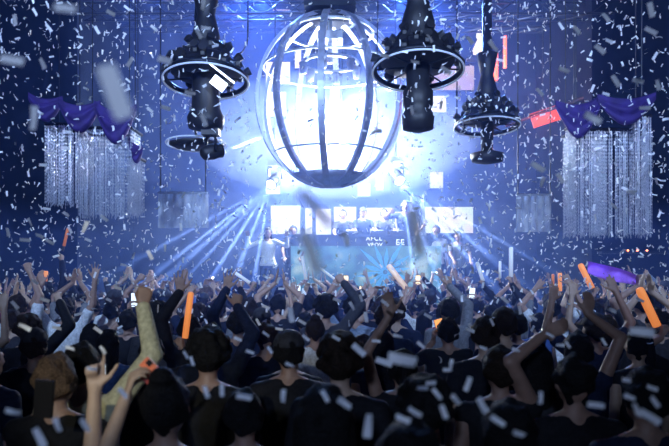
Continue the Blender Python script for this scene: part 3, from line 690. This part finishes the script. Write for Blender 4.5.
proto('point', 'pointing up', {1: AR(1, .12, .3, 1.83, 'point', (0, .35, 1))}, sleeve='long')
proto('phone', 'hands before face', {1: AR(1, .07, .32, 1.73, 'phone', (-.2, .1, 1), (-.6, -.6, 0)), -1: AR(-1, .07, .32, 1.73, 'phone', (.2, .1, 1), (.6, -.6, 0))})
proto('fist', 'right fist up', {1: AR(1, .2, .16, 1.85, 'fist')}, sleeve='long')
proto('vee', 'arms spread wide', {1: AR(1, .48, .05, 1.8), -1: AR(-1, .46, .08, 1.82)}, True, 'none')
proto('left_fist', 'left fist up', {-1: AR(-1, .2, .2, 1.84, 'fist')})
proto('right_f', 'right arm waving', {1: AR(1, .33, .05, 1.88)}, True, 'none')
RAISED = ['both_up', 'right_up', 'left_up', 'clap', 'point', 'phone', 'fist', 'vee', 'left_fist', 'right_f']

# ---- particular people of the photograph
def hero(px, top, Y, H, cloth, hair, hcol, arms=None, yaw=0, fem=False, sleeve='short', voxel=.0095, skin='skin', pose='arms down', label=None, z=0, x=None, face=False, shoes=False):
    """arms: {side: (world wrist point, hand pose, world hand dir or None, world palm normal, pole local)}"""
    x = (px - CX) / F * Y if x is None else x
    H = H if H else (HC - (top - HORIZ) / F * Y)
    s = H / 1.72; M_ = Matrix.Translation((x, Y, z)) @ Matrix.Rotation(yaw, 4, 'Z') @ Matrix.Scale(s, 4); inv = M_.inverted(); r3 = Matrix.Rotation(-yaw, 3, 'Z')
    loc = {}
    for sg, (W_, hp, D, N, pole) in (arms or {}).items():
        loc[sg] = (inv @ V(W_), (r3 @ V(D)) if D is not None else None, r3 @ V(N), hp, pole)
    if not arms and not shoes: me = PROTO['down_f' if fem else 'down'][0]; grip = {}
    else: me, grip = build_person(loc, fem, voxel, sleeve, shoes=shoes)
    t = place(me, x, Y, yaw, H, cloth, hair, hcol, skin, pose, z, face, label)
    wg = {sg: (M_ @ g, (M_.to_3x3() @ D).normalized(), (M_.to_3x3() @ N).normalized()) for sg, (g, D, N) in (grip or {}).items() if sg in (-1, 1)}
    return t, wg

HELD = []
hero(57, 357, 2.9, None, 'black', 'short', 'light brown', label='person with light brown hair lit from the side, lower left beside the pointing hand')
hero(166, 379, 2.35, None, 'striped', 'bun', 'black', fem=True, label='person in striped shirt with hair coiled in a bun, front row at lower left')
hero(245, 393, 2.75, None, 'white', 'short', 'black', label='person with short black hair and pale top at the bottom, left of the largest head')
hero(324, 390, 2.05, None, 'black', 'long', 'black', fem=True, label='person with long black hair, largest head at the bottom middle of the photo')
hero(424, 384, 2.5, None, 'black', 'curly', 'black', label='person with rounded black curls, bottom of the photo right of centre')
hero(411, 428, 1.62, None, 'black', 'short', 'black', label='nearest person, only the crown of a dark head at the bottom edge')
hero(509, 405, 2.15, None, 'charcoal', 'short', 'black', fem=True, label='person with smooth dark hair at the bottom edge under the bent bare arm')
hero(574, 358, 2.9, None, 'black', 'tousled', 'black', label='broad dark headed person at lower right between two raised arms')
hero(208, 334, 3.35, None, 'black', 'curly', 'black', label='person with thick dark curls, left of centre behind the bun')
hero(289, 334, 3.75, None, 'black', 'cap', 'black', label='person in a dark cap in the middle of the crowd behind the largest head')
hero(646, 372, 2.6, None, 'navy', 'short', 'black', label='dark figure at the bottom right corner of the photo')
hero(158, 305, 5.9, None, 'charcoal', 'curly', 'black', label='person with round dark hair just right of the khaki sleeve')
# pointing hand
t, g = hero(0, 0, 2.22, 1.56, 'black', 'short', 'black', {1: (P(95, 389, 2.4), 'point', (.0, .05, 1), (.2, -1, 0), (1, -.2, -.5))}, x=-1.20, skin='skin_light', voxel=.008, sleeve='none', pose='pointing up', label='person at lower left raising one lit hand with the index finger up')
# phone hand
t, g = hero(0, 0, 2.1, 1.50, 'black', 'short', 'black', {1: (P(128, 388, 2.36), 'phone', (.30, .0, 1), (.8, .35, 0), (-.2, -.6, -1))}, x=-.90, skin='skin_light', voxel=.008, sleeve='none', pose='hand up', label='person whose bare lit forearm reaches up holding the orange phone')
HELD.append(('orange', g[1]))
# khaki sleeve
hero(82, 346, 3.2, None, 'khaki', 'short', 'black', {1: (P(143, 306, 3.35), 'grip', (.15, 0, 1), (-.3, 1, 0), (1, -.1, -.6))}, sleeve='long', voxel=.009, pose='arm up', label='person in khaki long sleeve reaching an arm high at left')
# two open dark hands
hero(190, 317, 5.1, None, 'black', 'short', 'black', {-1: (P(180, 292, 5.0), 'open', (0, 0, 1), (0, 1, 0), (-1, -.2, -.3))}, voxel=.007, sleeve='long', label='person raising one dark open hand with spread fingers, left of the beams')
hero(238, 312, 5.6, None, 'navy', 'short', 'black', {-1: (P(227, 289, 5.45), 'open', (.1, 0, 1), (.2, 1, 0), (-1, -.2, -.3))}, voxel=.007, sleeve='long', label='person raising an open hand under the left beams, right of the spread hand')
# forearms
hero(402, 338, 3.7, 1.64, 'black', 'ponytail', 'black', {-1: (P(389, 316, 3.65), 'relaxed', (-.1, 0, 1), (0, 1, 0), (-1, -.1, -.4))}, sleeve='none', fem=True, label='person with ponytail holding a bare forearm straight up right of centre')
hero(500, 350, 3.3, 1.70, 'black', 'short', 'dark brown', {1: (P(545, 334, 3.3), 'relaxed', (.9, 0, .4), (0, 1, -.2), (-.2, -.2, 1))}, sleeve='none', label='person with a bent bare arm raised beside their head, lower right')
hero(578, 335, 4.1, None, 'navy', 'short', 'black', {1: (P(588, 314, 4.1), 'relaxed', (.1, 0, 1), (0, 1, 0), (1, 0, -.5))}, sleeve='none', label='person at right holding a pale forearm upright')
hero(66, 300, 7.0, None, 'white', 'short', 'black', {-1: (P(42, 284, 6.9), 'relaxed', (-.2, 0, 1), (0, 1, 0), (-1, 0, -.5)), 1: (P(98, 268, 6.9), 'open', (.1, 0, 1), (0, 1, 0), (1, 0, -.5))}, voxel=.01, label='person in white shirt under the left crystal curtain with both arms raised')
hero(18, 296, 6.8, None, 'white', 'short', 'dark brown', {1: (P(30, 272, 6.8), 'fist', None, (0, 1, 0), (1, 0, -.5))}, label='person in white shirt at the far left edge raising a fist')
hero(552, 300, 7.3, None, 'white', 'short', 'black', {1: (P(570, 284, 7.3), 'open', None, (0, 1, 0), (1, 0, -.5)), -1: (P(536, 288, 7.3), 'open', None, (0, 1, 0), (-1, 0, -.5))}, label='person in white shirt with raised hands under the right crystal curtain')
hero(445, 302, 6.9, None, 'maroon', 'long', 'black', fem=True, label='person in maroon top right of the DJ booth among dark heads')

# things in hands: foam sticks
def stick(label, p0, p1, r, m, grip=.08):
    p0 = V(p0); p1 = V(p1); d = p1 - p0; t = thing('foam_light_stick', label, 'light stick', p0, group='foam light sticks')
    L = d.length; rot = aim(d).to_4x4()
    obj('tube', MB().loft([((0, 0, z), rr_ * r, rr_ * r) for z, rr_ in ((0, 1), (L * .9, 1), (L * .97, .9), (L, .6))], 14).xf(rot), m, t, True)
    obj('grip', MB().loft([((0, 0, -grip), r * .75, r * .75), ((0, 0, .01), r * .75, r * .75)], 12).xf(rot), 'foam_grip', t, True)
    return t
def stick_person(px0, py0, px1, py1, Y, r, m, label, plabel, side=1, top=None, H=None, cloth='black', hair='short'):
    a = P(px0, py0, Y); b = P(px1, py1, Y); d = (b - a).normalized()
    H = H or 1.7
    xo = a.x - side * .2; yo = Y - .12
    W_ = a - d * .03 - V((0, .03, .0)) - V((0, 0, .06))
    hero(0, 0, yo, H, cloth, hair, 'black', {side: (W_, 'grip', (side * -.1, .25, .95), (-side, .3, 0), (side, -.4, -.6))}, x=xo, sleeve='long' if side > 0 else 'short', voxel=.010, pose='holding stick', label=plabel)
    stick(label, a, b, r, m)
stick_person(185, 338, 191, 292, 4.7, .022, 'orange_foam', 'glowing orange foam stick upright in the left half of the crowd', 'person gripping the upright orange foam stick left of centre', 1, H=1.62)
stick_person(657, 326, 639, 288, 4.8, .031, 'orange_foam', 'biggest orange foam stick leaning left at the right edge', 'person at the right edge gripping the biggest orange foam stick', -1, H=1.66)
stick_person(592, 288, 580, 264, 8.0, .035, 'orange_foam', 'orange foam stick leaning left beside the purple cloth', 'person holding up the orange foam stick beside the purple cloth', -1)
stick_person(406, 288, 388, 265, 8.2, .036, 'pale_foam', 'pale orange foam stick leaning left in front of the DJ booth', 'person holding the leaning stick in front of the DJ booth', -1, cloth='white')
stick_person(511, 277, 511, 247, 8.4, .028, 'white_foam', 'white foam stick held upright right of the beams', 'person holding the upright white foam stick', 1)
stick_person(560, 291, 560, 273, 9.4, .028, 'orange_foam', 'right one of two short upright orange foam sticks', 'person holding the right one of the two short orange sticks', 1)
stick_person(553, 290, 553, 274, 10.2, .022, 'orange_foam_dim', 'left one of two short upright orange foam sticks', 'person holding the left one of the two short orange sticks', -1)
stick_person(483, 281, 477, 262, 9.6, .028, 'white_foam', 'white foam stick leaning left under the right beams', 'person holding the leaning white stick under the right beams', 1)
stick_person(500, 278, 500, 261, 10.8, .024, 'white_foam', 'thin white foam stick between the leaning one and the tall one', 'person holding the thin white stick', 1)
stick_person(45, 281, 46, 271, 9.0, .030, 'orange_foam', 'short orange light stick glowing at far left in the crowd', 'person holding the short orange stick at far left', 1)
stick_person(64, 246, 68, 228, 9.5, .022, 'orange_foam_dim', 'dim orange stick held high under the left crystal curtain', 'tall person holding the dim orange stick high', 1, H=1.9)
stick_person(250, 283, 234, 272, 9.0, .024, 'white_foam', 'pale foam stick slanting left under the left beams', 'person holding the slanting pale stick under the left beams', -1)
stick_person(306, 280, 302, 256, 11.2, .03, 'white_foam', 'pale upright foam stick at the left end of the DJ booth', 'person holding the pale stick at the left end of the DJ booth', 1)
stick_person(345, 287, 320, 268, 10.6, .022, 'white_foam', 'pale slanting foam stick in front of the booth left half', 'person holding the slanting stick before the booth left half', -1)

# phones
def phone(label, px, py, Y, h, m, tilt=0, yaw=0, body='phone_body', group='phones held up'):
    t = thing('phone', label, 'phone', P(px, py, Y) if px is not None else Y, (0, tilt, yaw), group); w_ = h * .52
    fr = MB(); fr.box((0, 0, 0), (w_, .008, h)); obj('case', fr, body, t); obj('screen', MB().box((0, -.0055, 0), (w_ * .9, .003, h * .92)), m, t)
    return t
def phone_person(px, py, Y, m, label, plabel, tilt=0, cloth='black', H=1.68, h=.15):
    p = P(px, py, Y); phone(label, px, py, Y, h, m, tilt)
    hero(0, 0, Y - .28, H, cloth, 'short', 'black', {1: (p + V((.05, .0, -.13)), 'phone', (-.15, .1, 1), (-.8, -.5, 0), (1, 0, -1)), -1: (p + V((-.06, .0, -.13)), 'phone', (.15, .1, 1), (.8, -.5, 0), (-1, 0, -1))}, x=p.x + .02, label=plabel, pose='phone')
phone_person(440, 327, 5.6, 'screen_orange', 'phone with orange lit screen held low right of centre', 'person holding the phone with the orange screen', R(-15))
phone_person(452, 312, 7.2, 'screen_white', 'phone with white screen above and right of the orange lit phone', 'person holding the white screened phone right of the orange one')
phone_person(472, 293, 8.8, 'screen_white', 'phone with white screen under the right beams', 'person filming under the right beams', R(5))
phone_person(418, 280, 10.0, 'screen_warm', 'phone with warm screen raised in front of the booth right end', 'person filming the booth right end with a warm phone screen')
phone_person(346, 280, 10.5, 'screen_warm', 'phone with dim warm screen in front of the booth starburst', 'person filming in front of the booth centre')
phone_person(298, 290, 9.6, 'screen_white', 'phone with pale screen left of the DJ booth', 'person filming left of the DJ booth')
phone_person(135, 300, 6.6, 'screen_white', 'phone with white screen left of the khaki sleeve', 'person holding the white phone beside the khaki sleeve')
phone_person(362, 291, 9.3, 'screen_warm', 'small warm lit phone low in front of the starburst', 'person holding the small warm phone before the starburst')
phone('phone with white screen tilted beside the pointing hand at lower left', 96, 370, 3.4, .115, 'screen_white', R(90))
gp, gD, gN = HELD[0][1]
t = thing('phone', 'orange phone gripped in the lit hand at lower left', 'phone', P(151, 368, 2.38), (0, R(45), R(8)), 'phones held up')
obj('case', MB().box((0, 0, 0), (.078, .011, .042), None), 'phone_case', t); obj('back_cover', MB().box((.006, .004, -.036), (.052, .009, .032)), 'phone_case_dark', t)
obj('camera_bump', MB().box((-.018, -.007, .01), (.02, .004, .02)), 'phone_body', t)
phone('dark phone raised low at the left beside the lit hair', 44, 399, 2.5, .145, 'phone_body', R(4))
# purple cloth
t = thing('purple_cloth', 'bright violet cloth waving over the crowd at right', 'cloth', P(612, 272, 6.4)); n, m_ = 18, 6; vs_ = []; fs = []
for i in range(n + 1):
    u = i / n
    for j in range(m_ + 1):
        v = j / m_; px = 588 + 51 * u; py = 261 + 16 * u * u + (12 - 3 * u + 4 * sin(pi * u)) * v + 4 * sin(u * 3) * (1 - u)
        p = P(px, py, 6.4 + .12 * sin(u * 7 + v) + .05 * sin(v * 4)) - t.location; vs_.append(p)
k = m_ + 1; N_ = len(vs_); vs_ += [p + V((0, .012, .0)) for p in vs_]
for i in range(n):
    for j in range(m_): q = i * k + j; fs += [(q, q + k, q + k + 1, q + 1), (N_ + q, N_ + q + 1, N_ + q + k + 1, N_ + q + k)]
for i in range(n):
    for j in (0, m_): q = i * k + j; fs.append((q, q + k, N_ + q + k, N_ + q))
for j in range(m_):
    for i in (0, n): q = i * k + j; fs.append((q, q + 1, N_ + q + 1, N_ + q))
obj('fabric', MB().add(vs_, fs), 'violet_cloth', t, True)
hero(642, 292, 6.5, None, 'charcoal', 'short', 'black', {-1: (P(638, 286, 6.35), 'grip', (0, 0, 1), (1, 0, 0), (-1, 0, -.6))}, label='person at right holding up the violet cloth')

# stage performers, facing the hall
def dj(px, top, Y, cloth, label, z=1.70, arms=None, yaw=pi, hair='short', H=None, **kw):
    H = H or (HC - (top - HORIZ) / F * Y - z)
    x = (px - CX) / F * Y
    if arms is None:
        arms = {1: (V((x - .16, Y - .42, z + H * .60)), 'relaxed', (0, -.9, -.3), (0, 0, -1), (1, 0, -.6)), -1: (V((x + .2, Y - .4, z + H * .6)), 'relaxed', (0, -.9, -.3), (0, 0, -1), (-1, 0, -.6))}
    return hero(0, 0, Y, H, cloth, hair, 'black', arms, yaw=yaw, x=x, z=z, face=True, voxel=.012, label=label, **kw)
dj(343, 210, 15.35, 'black', 'leftmost DJ in black leaning behind the booth')
dj(363, 208, 15.45, 'navy', 'DJ in dark shirt second from left behind the booth', hair='cap')
dj(384, 209, 15.35, 'charcoal', 'DJ in charcoal shirt third from left behind the booth')
x = P(404, 0, 15.4).x
dj(405, 201, 15.4, 'navy', 'rightmost DJ in a dark shirt with one arm thrown up behind the booth', arms={1: (V((x - .35, 15.1, 3.35)), 'open', None, (0, -1, 0), (1, 0, -.4)), -1: (V((x + .25, 15.0, 2.8)), 'relaxed', None, (0, 0, -1), (-1, 0, -.6))})
x = P(268, 0, 14.1).x
dj(268, 228, 14.1, 'white', 'dancer in white on the stage left of the DJ booth with arms spread', z=1.2, sleeve='long', shoes=True, fem=True, hair='long', arms={1: (V((x - .42, 13.95, 2.75)), 'open', None, (0, -1, 0), (1, 0, -.4)), -1: (V((x + .42, 13.95, 2.75)), 'open', None, (0, -1, 0), (-1, 0, -.4))})
dj(293, 226, 14.6, 'black', 'person in black standing on the stage between the dancer and the booth', z=1.2, shoes=True)
dj(436, 226, 14.5, 'white', 'person in white on the stage right of the DJ booth', z=1.2, shoes=True, arms={1: (V((P(436, 0, 14.5).x - .3, 14.3, 3.0)), 'open', None, (0, -1, 0), (1, 0, -.4))})
dj(458, 232, 14.3, 'grey', 'person in grey at the right end of the stage', z=1.2, shoes=True)

# ---- the crowd
rc = random.Random(11)
taken = [(p['x'], p['y']) for p in PEOPLE]
Y = 1.95; row = 0
SPOTS = []
while Y < 13.2:
    half = .53 * Y + .35; step = .60 + (.05 if Y < 4 else 0); x = -half + rc.uniform(0, step)
    while x < half:
        xx = x + rc.uniform(-.09, .09); yy = Y + rc.uniform(-.12, .12)
        if all((xx - a) ** 2 + (yy - b) ** 2 > .46 ** 2 for a, b in taken): SPOTS.append((xx, yy)); taken.append((xx, yy))
        x += step
    Y += .60; row += 1
for xx, yy in SPOTS:
    far = yy > 4.3
    fem = rc.random() < .42
    if far and rc.random() < (.55 if yy > 6 else .3): key = rc.choice(RAISED)
    else: key = 'down_f' if fem else 'down'
    me, desc, fem = PROTO[key]
    H = rc.uniform(1.58, 1.70) if fem else rc.uniform(1.64, 1.82)
    if yy < 3: H = min(H, 1.66)
    cloth = rc.choices(['black', 'navy', 'charcoal', 'grey', 'white', 'blue', 'pale blue', 'maroon'], [34, 20, 16, 7, (5 if key not in ('fist', 'point') else 0) if yy > 5.5 else 0, 6, 3 if yy > 4.5 else 0, 2])[0]
    hair = rc.choices(['long', 'ponytail', 'bun', 'short'], [5, 3, 1, 1])[0] if fem else rc.choices(['short', 'tousled', 'curly', 'cap'], [5, 4, 2, 2])[0]
    place(me, xx, yy, rc.uniform(-.3, .3) + math.atan2(xx, 16 - yy) * .6, H, cloth, hair, rc.choices(['black', 'dark brown', 'light brown'], [6, 3, .6])[0], rc.choice(['skin', 'skin_light']), desc)

# labels for the rest of the crowd, told apart by look, row and place
marks = [(0, 'at far left'), (50, 'under left crystal curtain'), (140, 'under left gauze'), (212, 'under left beams'), (275, 'left of booth'), (335, 'before booth left'),
         (385, 'before booth right'), (435, 'right of booth'), (505, 'under right beams'), (560, 'under right crystal curtain'), (672, 'at far right')]
def where(px): return min(((abs(px - (marks[i][0] + (0 if i in (0, 10) else 0))), marks[i][1]) for i in range(len(marks))), key=lambda a: a[0])[1]
def rowname(y): return 'front rows' if y < 4.2 else 'middle rows' if y < 7.5 else 'back rows' if y < 10.5 else 'stage rows'
buck = {}
for p in PEOPLE:
    if p['label']: p['o']['label'] = p['label']; p['o']['group'] = 'DJs and dancers on the stage' if p['z'] > 0 else 'people in the crowd'; continue
    px = CX + F * p['x'] / p['y']
    hw = {'short': 'short hair', 'tousled': 'tousled hair', 'curly': 'curls', 'cap': 'cap', 'long': 'long hair', 'ponytail': 'ponytail', 'bun': 'bun'}[p['hair']]
    key = (p['cloth'], hw, p['pose'], rowname(p['y']), where(px)); buck.setdefault(key, []).append((px, p))
for key, lst in buck.items():
    lst.sort(key=lambda a: a[0]); c_, h_, po, ro, wh = key
    for i, (px, p) in enumerate(lst):
        od = '' if len(lst) == 1 else (['left', 'right'][i] if len(lst) == 2 else ['leftmost', 'second', 'third', 'fourth', 'fifth', 'sixth', 'seventh'][min(i, 6)]) + ', '
        po_ = '' if po == 'arms down' else ' ' + po + ','
        p['o']['label'] = f"{od}person in {c_}, {h_},{po_} {ro} {wh}"; p['o']['group'] = 'people in the crowd'

# ------------------------------------------------------------------ confetti
rk = random.Random(23)
def strip_mesh(L, W_, curl, twist, bend2=0.0):
    n = 5; vs_ = []; fs = []; th = .0007
    for i in range(n + 1):
        u = i / n - .5; a = u * curl; tw = u * twist; x = L * u if abs(curl) < .01 else L / curl * sin(a); z = 0 if abs(curl) < .01 else L / curl * (1 - cos(a))
        for sy in (-1, 1):
            for s_ in (-1, 1): vs_.append((x - sin(a) * s_ * th / 2, sy * W_ / 2 * cos(tw), z + sy * W_ / 2 * sin(tw) + s_ * th / 2))
    for i in range(n):
        k = i * 4; fs += [(k, k + 2, k + 6, k + 4), (k + 1, k + 5, k + 7, k + 3), (k, k + 4, k + 5, k + 1), (k + 2, k + 3, k + 7, k + 6)]
    fs += [(0, 1, 3, 2), (n * 4, n * 4 + 2, n * 4 + 3, n * 4 + 1)]
    return vs_, fs
VAR = [strip_mesh(.050, .017, c, t) for c, t in ((.3, .2), (1.2, 0), (-.9, .5), (2.0, .3), (.05, .9), (.6, -.7), (1.6, -.4), (0, 0))]
VM = []
for vs_, fs in VAR:
    me = bpy.data.meshes.new('confetti'); me.from_pydata(vs_, [], fs); me.materials.append(M['paper']); VM.append(me)
def reg(px, py):
    col_ = ('over the far left of the hall', 'around the left crystal curtain', 'left of the ring chandelier', 'around the left ring chandelier', 'in front of the cage sphere', 'around the right ring chandelier', 'around the smaller right chandelier', 'left of the right crystal curtain', 'around the right crystal curtain')
    i = 0 if px < 40 else 1 if px < 138 else 2 if px < 170 else 3 if px < 250 else 4 if px < 385 else 5 if px < 455 else 6 if px < 525 else 7 if px < 566 else 8
    if py > 260:
        c2 = ('at the far left', 'left of the khaki sleeve', 'around the khaki sleeve', 'beside the upright orange stick', 'below the DJ booth', 'right of centre', 'above the bent bare arm', 'left of the purple cloth', 'around the purple cloth')
        return ('low over the crowd' if py < 340 else 'before the nearest heads') + ' ' + c2[i]
    return ('high ' if py < 90 else '') + col_[i]
def confetti(px, py, Y, size=1.0, rot=None, label=None, var=None):
    o = bpy.data.objects.new('confetti', VM[rk.randrange(8) if var is None else var]); COL.objects.link(o)
    o.location = P(px, py, Y); o.rotation_euler = rot or [rk.uniform(0, 2 * pi) for _ in range(3)]; o.scale = (size,) * 3
    o['category'] = 'confetti'
    if label: o['label'] = label; o['group'] = 'big confetti near the camera'; return
    vi = VM.index(o.data); shp = ('crimped', 'curled', 'bent', 'coiled', 'twisted', 'warped', 'folded', 'flat')[vi]
    ax = o.rotation_euler.to_matrix() @ V((1, 0, 0)); an = math.degrees(math.atan2(ax.z, ax.x)) % 180
    tl_ = 'foreshortened' if (ax.x ** 2 + ax.z ** 2) ** .5 < .45 else 'level' if an < 20 or an > 160 else 'upright' if 70 < an < 110 else 'right leaning' if an < 70 else 'left leaning'
    CONF.append((o, shp, tl_, 'large' if size / Y > .33 else 'small' if size / Y < .16 else 'medium', reg(px, py), px))
CONF = []
face = lambda a: (R(90), a, 0)   # broad side to the hall, long side turned by a
confetti(115, 92, .72, 1.25, (R(72), R(70), 0), 'big blurred pale confetti strip hanging over the left crystal curtain', 7)
confetti(316, 208, .60, .85, (R(154), R(48), .2), 'big blurred dark confetti piece in front of the screens behind the DJ', 0)
confetti(311, 253, .60, .85, (R(154), R(70), .4), 'blurred dark confetti piece over the left half of the DJ booth', 7)
confetti(417, 232, .60, .9, (R(152), R(80), .1), 'blurred dark confetti piece over the right end of the DJ booth', 0)
confetti(346, 238, 1.6, .8, (R(150), R(60), .5), 'dark curled confetti piece beside the leftmost DJ', 3)
confetti(374, 132, 2.2, 1.1, (R(150), R(-25), .2), 'grey confetti piece crossing the lower right of the sphere', 6)
confetti(311, 120, 3.0, .8, (R(150), R(-30), .5), 'small dark confetti piece in the middle of the sphere', 2)
confetti(65, 8, .9, .6, (R(80), R(8), 0), 'blurred confetti strip at the top edge above the left curtain', 7)
confetti(12, 60, 1.1, .8, (R(80), R(10), 0), 'blurred confetti strip at the far left near the top', 7)
confetti(592, 118, 1.5, .9, (R(95), R(30), 0), 'blurred confetti above the right crystal curtain', 6)
# named mid-size pieces read off the photograph: px, py, length in px, angle
MID = [(49, 28, 8, 50), (15, 20, 10, 80), (34, 118, 22, 95), (43, 64, 12, 60), (165, 60, 16, 20), (127, 8, 7, 40), (97, 30, 8, 60), (111, 13, 10, 30), (206, 28, 9, 5), (203, 5, 10, 100), (199, 34, 10, 60), (190, 93, 10, 5), (204, 120, 12, 70), (154, 28, 8, 40), (166, 108, 10, 20), (130, 62, 10, 120), (150, 110, 8, 40),
       (67, 132, 8, 5), (66, 148, 8, 5), (43, 165, 8, 5), (35, 12, 8, 60), (500, 60, 7, 20), (561, 26, 8, 50), (606, 17, 10, 55), (609, 41, 9, 10), (600, 49, 12, 45), (651, 31, 12, 35), (577, 30, 10, 40), (564, 70, 10, 20), (616, 81, 12, 60), (638, 81, 10, 20), (658, 85, 10, 80), (651, 10, 14, 80), (540, 92, 9, 45), (606, 94, 8, 10), (655, 56, 8, 120), (645, 108, 10, 0),
       (590, 60, 7, 10), (640, 300, 8, 30), (538, 167, 14, 30), (542, 182, 10, 110), (560, 178, 10, 60), (614, 206, 8, 40), (631, 192, 10, 10), (415, 62, 9, 5), (446, 70, 11, 30), (405, 52, 6, 10), (385, 56, 9, 5), (441, 105, 8, 100), (412, 110, 9, 80), (430, 38, 9, 55), (470, 40, 9, 55), (493, 46, 12, 50),
       (40, 236, 9, 20), (25, 240, 9, 5), (66, 214, 8, 30), (85, 227, 12, 120), (88, 240, 7, 20), (104, 218, 8, 40), (30, 222, 8, 60), (8, 232, 8, 80), (70, 230, 7, 60), (50, 242, 8, 30), (150, 255, 10, 60), (165, 248, 7, 90), (124, 265, 7, 10), (109, 300, 7, 20),
       (186, 355, 6, 60), (192, 361, 5, 70), (238, 339, 8, 20), (244, 397, 14, 12), (283, 396, 12, 95), (344, 403, 16, 35), (325, 396, 8, 60), (206, 392, 8, 70), (216, 327, 8, 20), (336, 338, 9, 30), (250, 352, 7, 20), (266, 334, 8, 30), (270, 350, 6, 60), (306, 338, 8, 40), (290, 365, 7, 20), (222, 390, 7, 90),
       (368, 426, 22, 95), (384, 362, 16, 20), (359, 350, 16, 40), (403, 360, 28, 12), (376, 341, 8, 5), (398, 336, 9, 10), (421, 345, 9, 40), (437, 394, 10, 50), (451, 364, 9, 100), (422, 388, 8, 5), (415, 412, 9, 30), (403, 419, 10, 20), (444, 412, 10, 70), (468, 384, 14, 110), (482, 405, 16, 60), (456, 400, 9, 50), (519, 434, 8, 20), (516, 350, 8, 20), (483, 348, 8, 20), (448, 370, 8, 5), (431, 383, 6, 0),
       (596, 405, 15, 3), (655, 402, 12, 50), (650, 417, 20, 30), (541, 398, 12, 95), (550, 335, 8, 30), (560, 345, 8, 5), (568, 345, 7, 50), (642, 332, 22, 5), (612, 310, 10, 20), (626, 380, 10, 10), (629, 397, 8, 20), (652, 388, 10, 20), (604, 342, 8, 60), (637, 410, 8, 70), (498, 421, 6, 30),
       (13, 412, 12, 15), (40, 438, 20, 60), (92, 369, 8, 10), (103, 350, 9, 60), (57, 425, 8, 70), (70, 348, 10, 10), (123, 393, 8, 50), (85, 425, 10, 60), (25, 327, 12, 30), (57, 328, 9, 10), (35, 282, 8, 30), (45, 300, 9, 20), (98, 330, 9, 40), (118, 288, 8, 10), (15, 305, 9, 50),
       (385, 303, 9, 40), (366, 317, 10, 80), (352, 306, 9, 60), (337, 300, 8, 20), (361, 298, 7, 70), (291, 315, 14, 80), (266, 307, 8, 20), (258, 322, 7, 60), (279, 329, 7, 10), (302, 322, 8, 30), (320, 315, 7, 30), (399, 311, 8, 20), (428, 316, 8, 30), (470, 330, 9, 20), (492, 322, 8, 60), (520, 310, 8, 80), (505, 300, 8, 40), (533, 318, 8, 30)]
nI = 10
for px, py, L, an in MID:
    Y = max(1.25, min(9, .050 * .92 * F / L)); f_ = 1.0
    if py > 330: Y = min(Y, max(1.3, .30 * F / (py - HORIZ)))
    size = L * Y / F / .050 / .93
    confetti(px, py, Y, max(.6, min(1.4, size)), (R(90 + rk.uniform(-25, 25)), R(an), R(rk.uniform(-25, 25))), var=rk.choice((0, 0, 7, 4, 5, 2))); nI += 1
def dens_ok(px, py, r_):
    # more paper in the air right of the sphere and over the left, less in the glare and in the dark front
    d = .75
    if py > 330: d = .38
    elif py > 262: d = .95
    if 250 < px < 400 and py < 255: d = .32
    if px > 455 and 90 < py < 250: d = 1.0
    if px > 560 and py < 100: d = .55
    if px < 120 and 90 < py < 215: d = .45
    return r_.random() < d
def sample(r_, y0, y1):
    while True:
        Y = (r_.random() * (y1 ** 2 - y0 ** 2) + y0 ** 2) ** .5
        px = r_.uniform(-8, 677); py = r_.uniform(-8, 430)
        if not dens_ok(px, py, r_): continue
        z = P(px, py, Y).z
        if z < 1.9 and Y > 1.6 and not (py < 300 and z > 1.75): 
            if z < 1.35: continue
        return px, py, Y
while nI < 300:
    px, py, Y = sample(rk, 4.2, 7.0); confetti(px, py, Y, rk.uniform(.8, 1.15)); nI += 1
bk = {}
for c_ in CONF: bk.setdefault(c_[1:5], []).append((c_[5], c_[0]))
for (shp, tl_, sz, rg), lst in bk.items():
    lst.sort(key=lambda a: a[0])
    for i, (px, o) in enumerate(lst):
        od = '' if len(lst) == 1 else ('left, ' if i == 0 else 'right, ') if len(lst) == 2 else ['leftmost', 'second', 'third', 'fourth', 'fifth'][min(i, 4)] + ', '
        o['label'] = f'{od}{sz} {shp} {tl_} white confetti, {rg}'; o['group'] = 'paper confetti ' + rg
# the rest of the paper: past three hundred pieces, one object
mb = MB()
for i in range(4200):
    px, py, Y = sample(rk, 5.2, 12.8)
    vs_, fs = VAR[rk.randrange(8)]; m4 = Matrix.Translation(P(px, py, Y)) @ Euler([rk.uniform(0, 2 * pi) for _ in range(3)]).to_matrix().to_4x4() @ Matrix.Scale(rk.uniform(.8, 1.35), 4)
    mb.add([m4 @ V(v) for v in vs_], fs)
tag(obj('confetti_shower', mb, 'paper'), 'shower of tiny white paper confetti filling the air over the far crowd and stage', 'confetti', 'falling confetti', 'stuff')
for o in bpy.data.objects:
    if len(o.get('label', '').split()) > 16: print('LONG', o['label'])
print('PEOPLE', len(PEOPLE), 'CONF', nI)
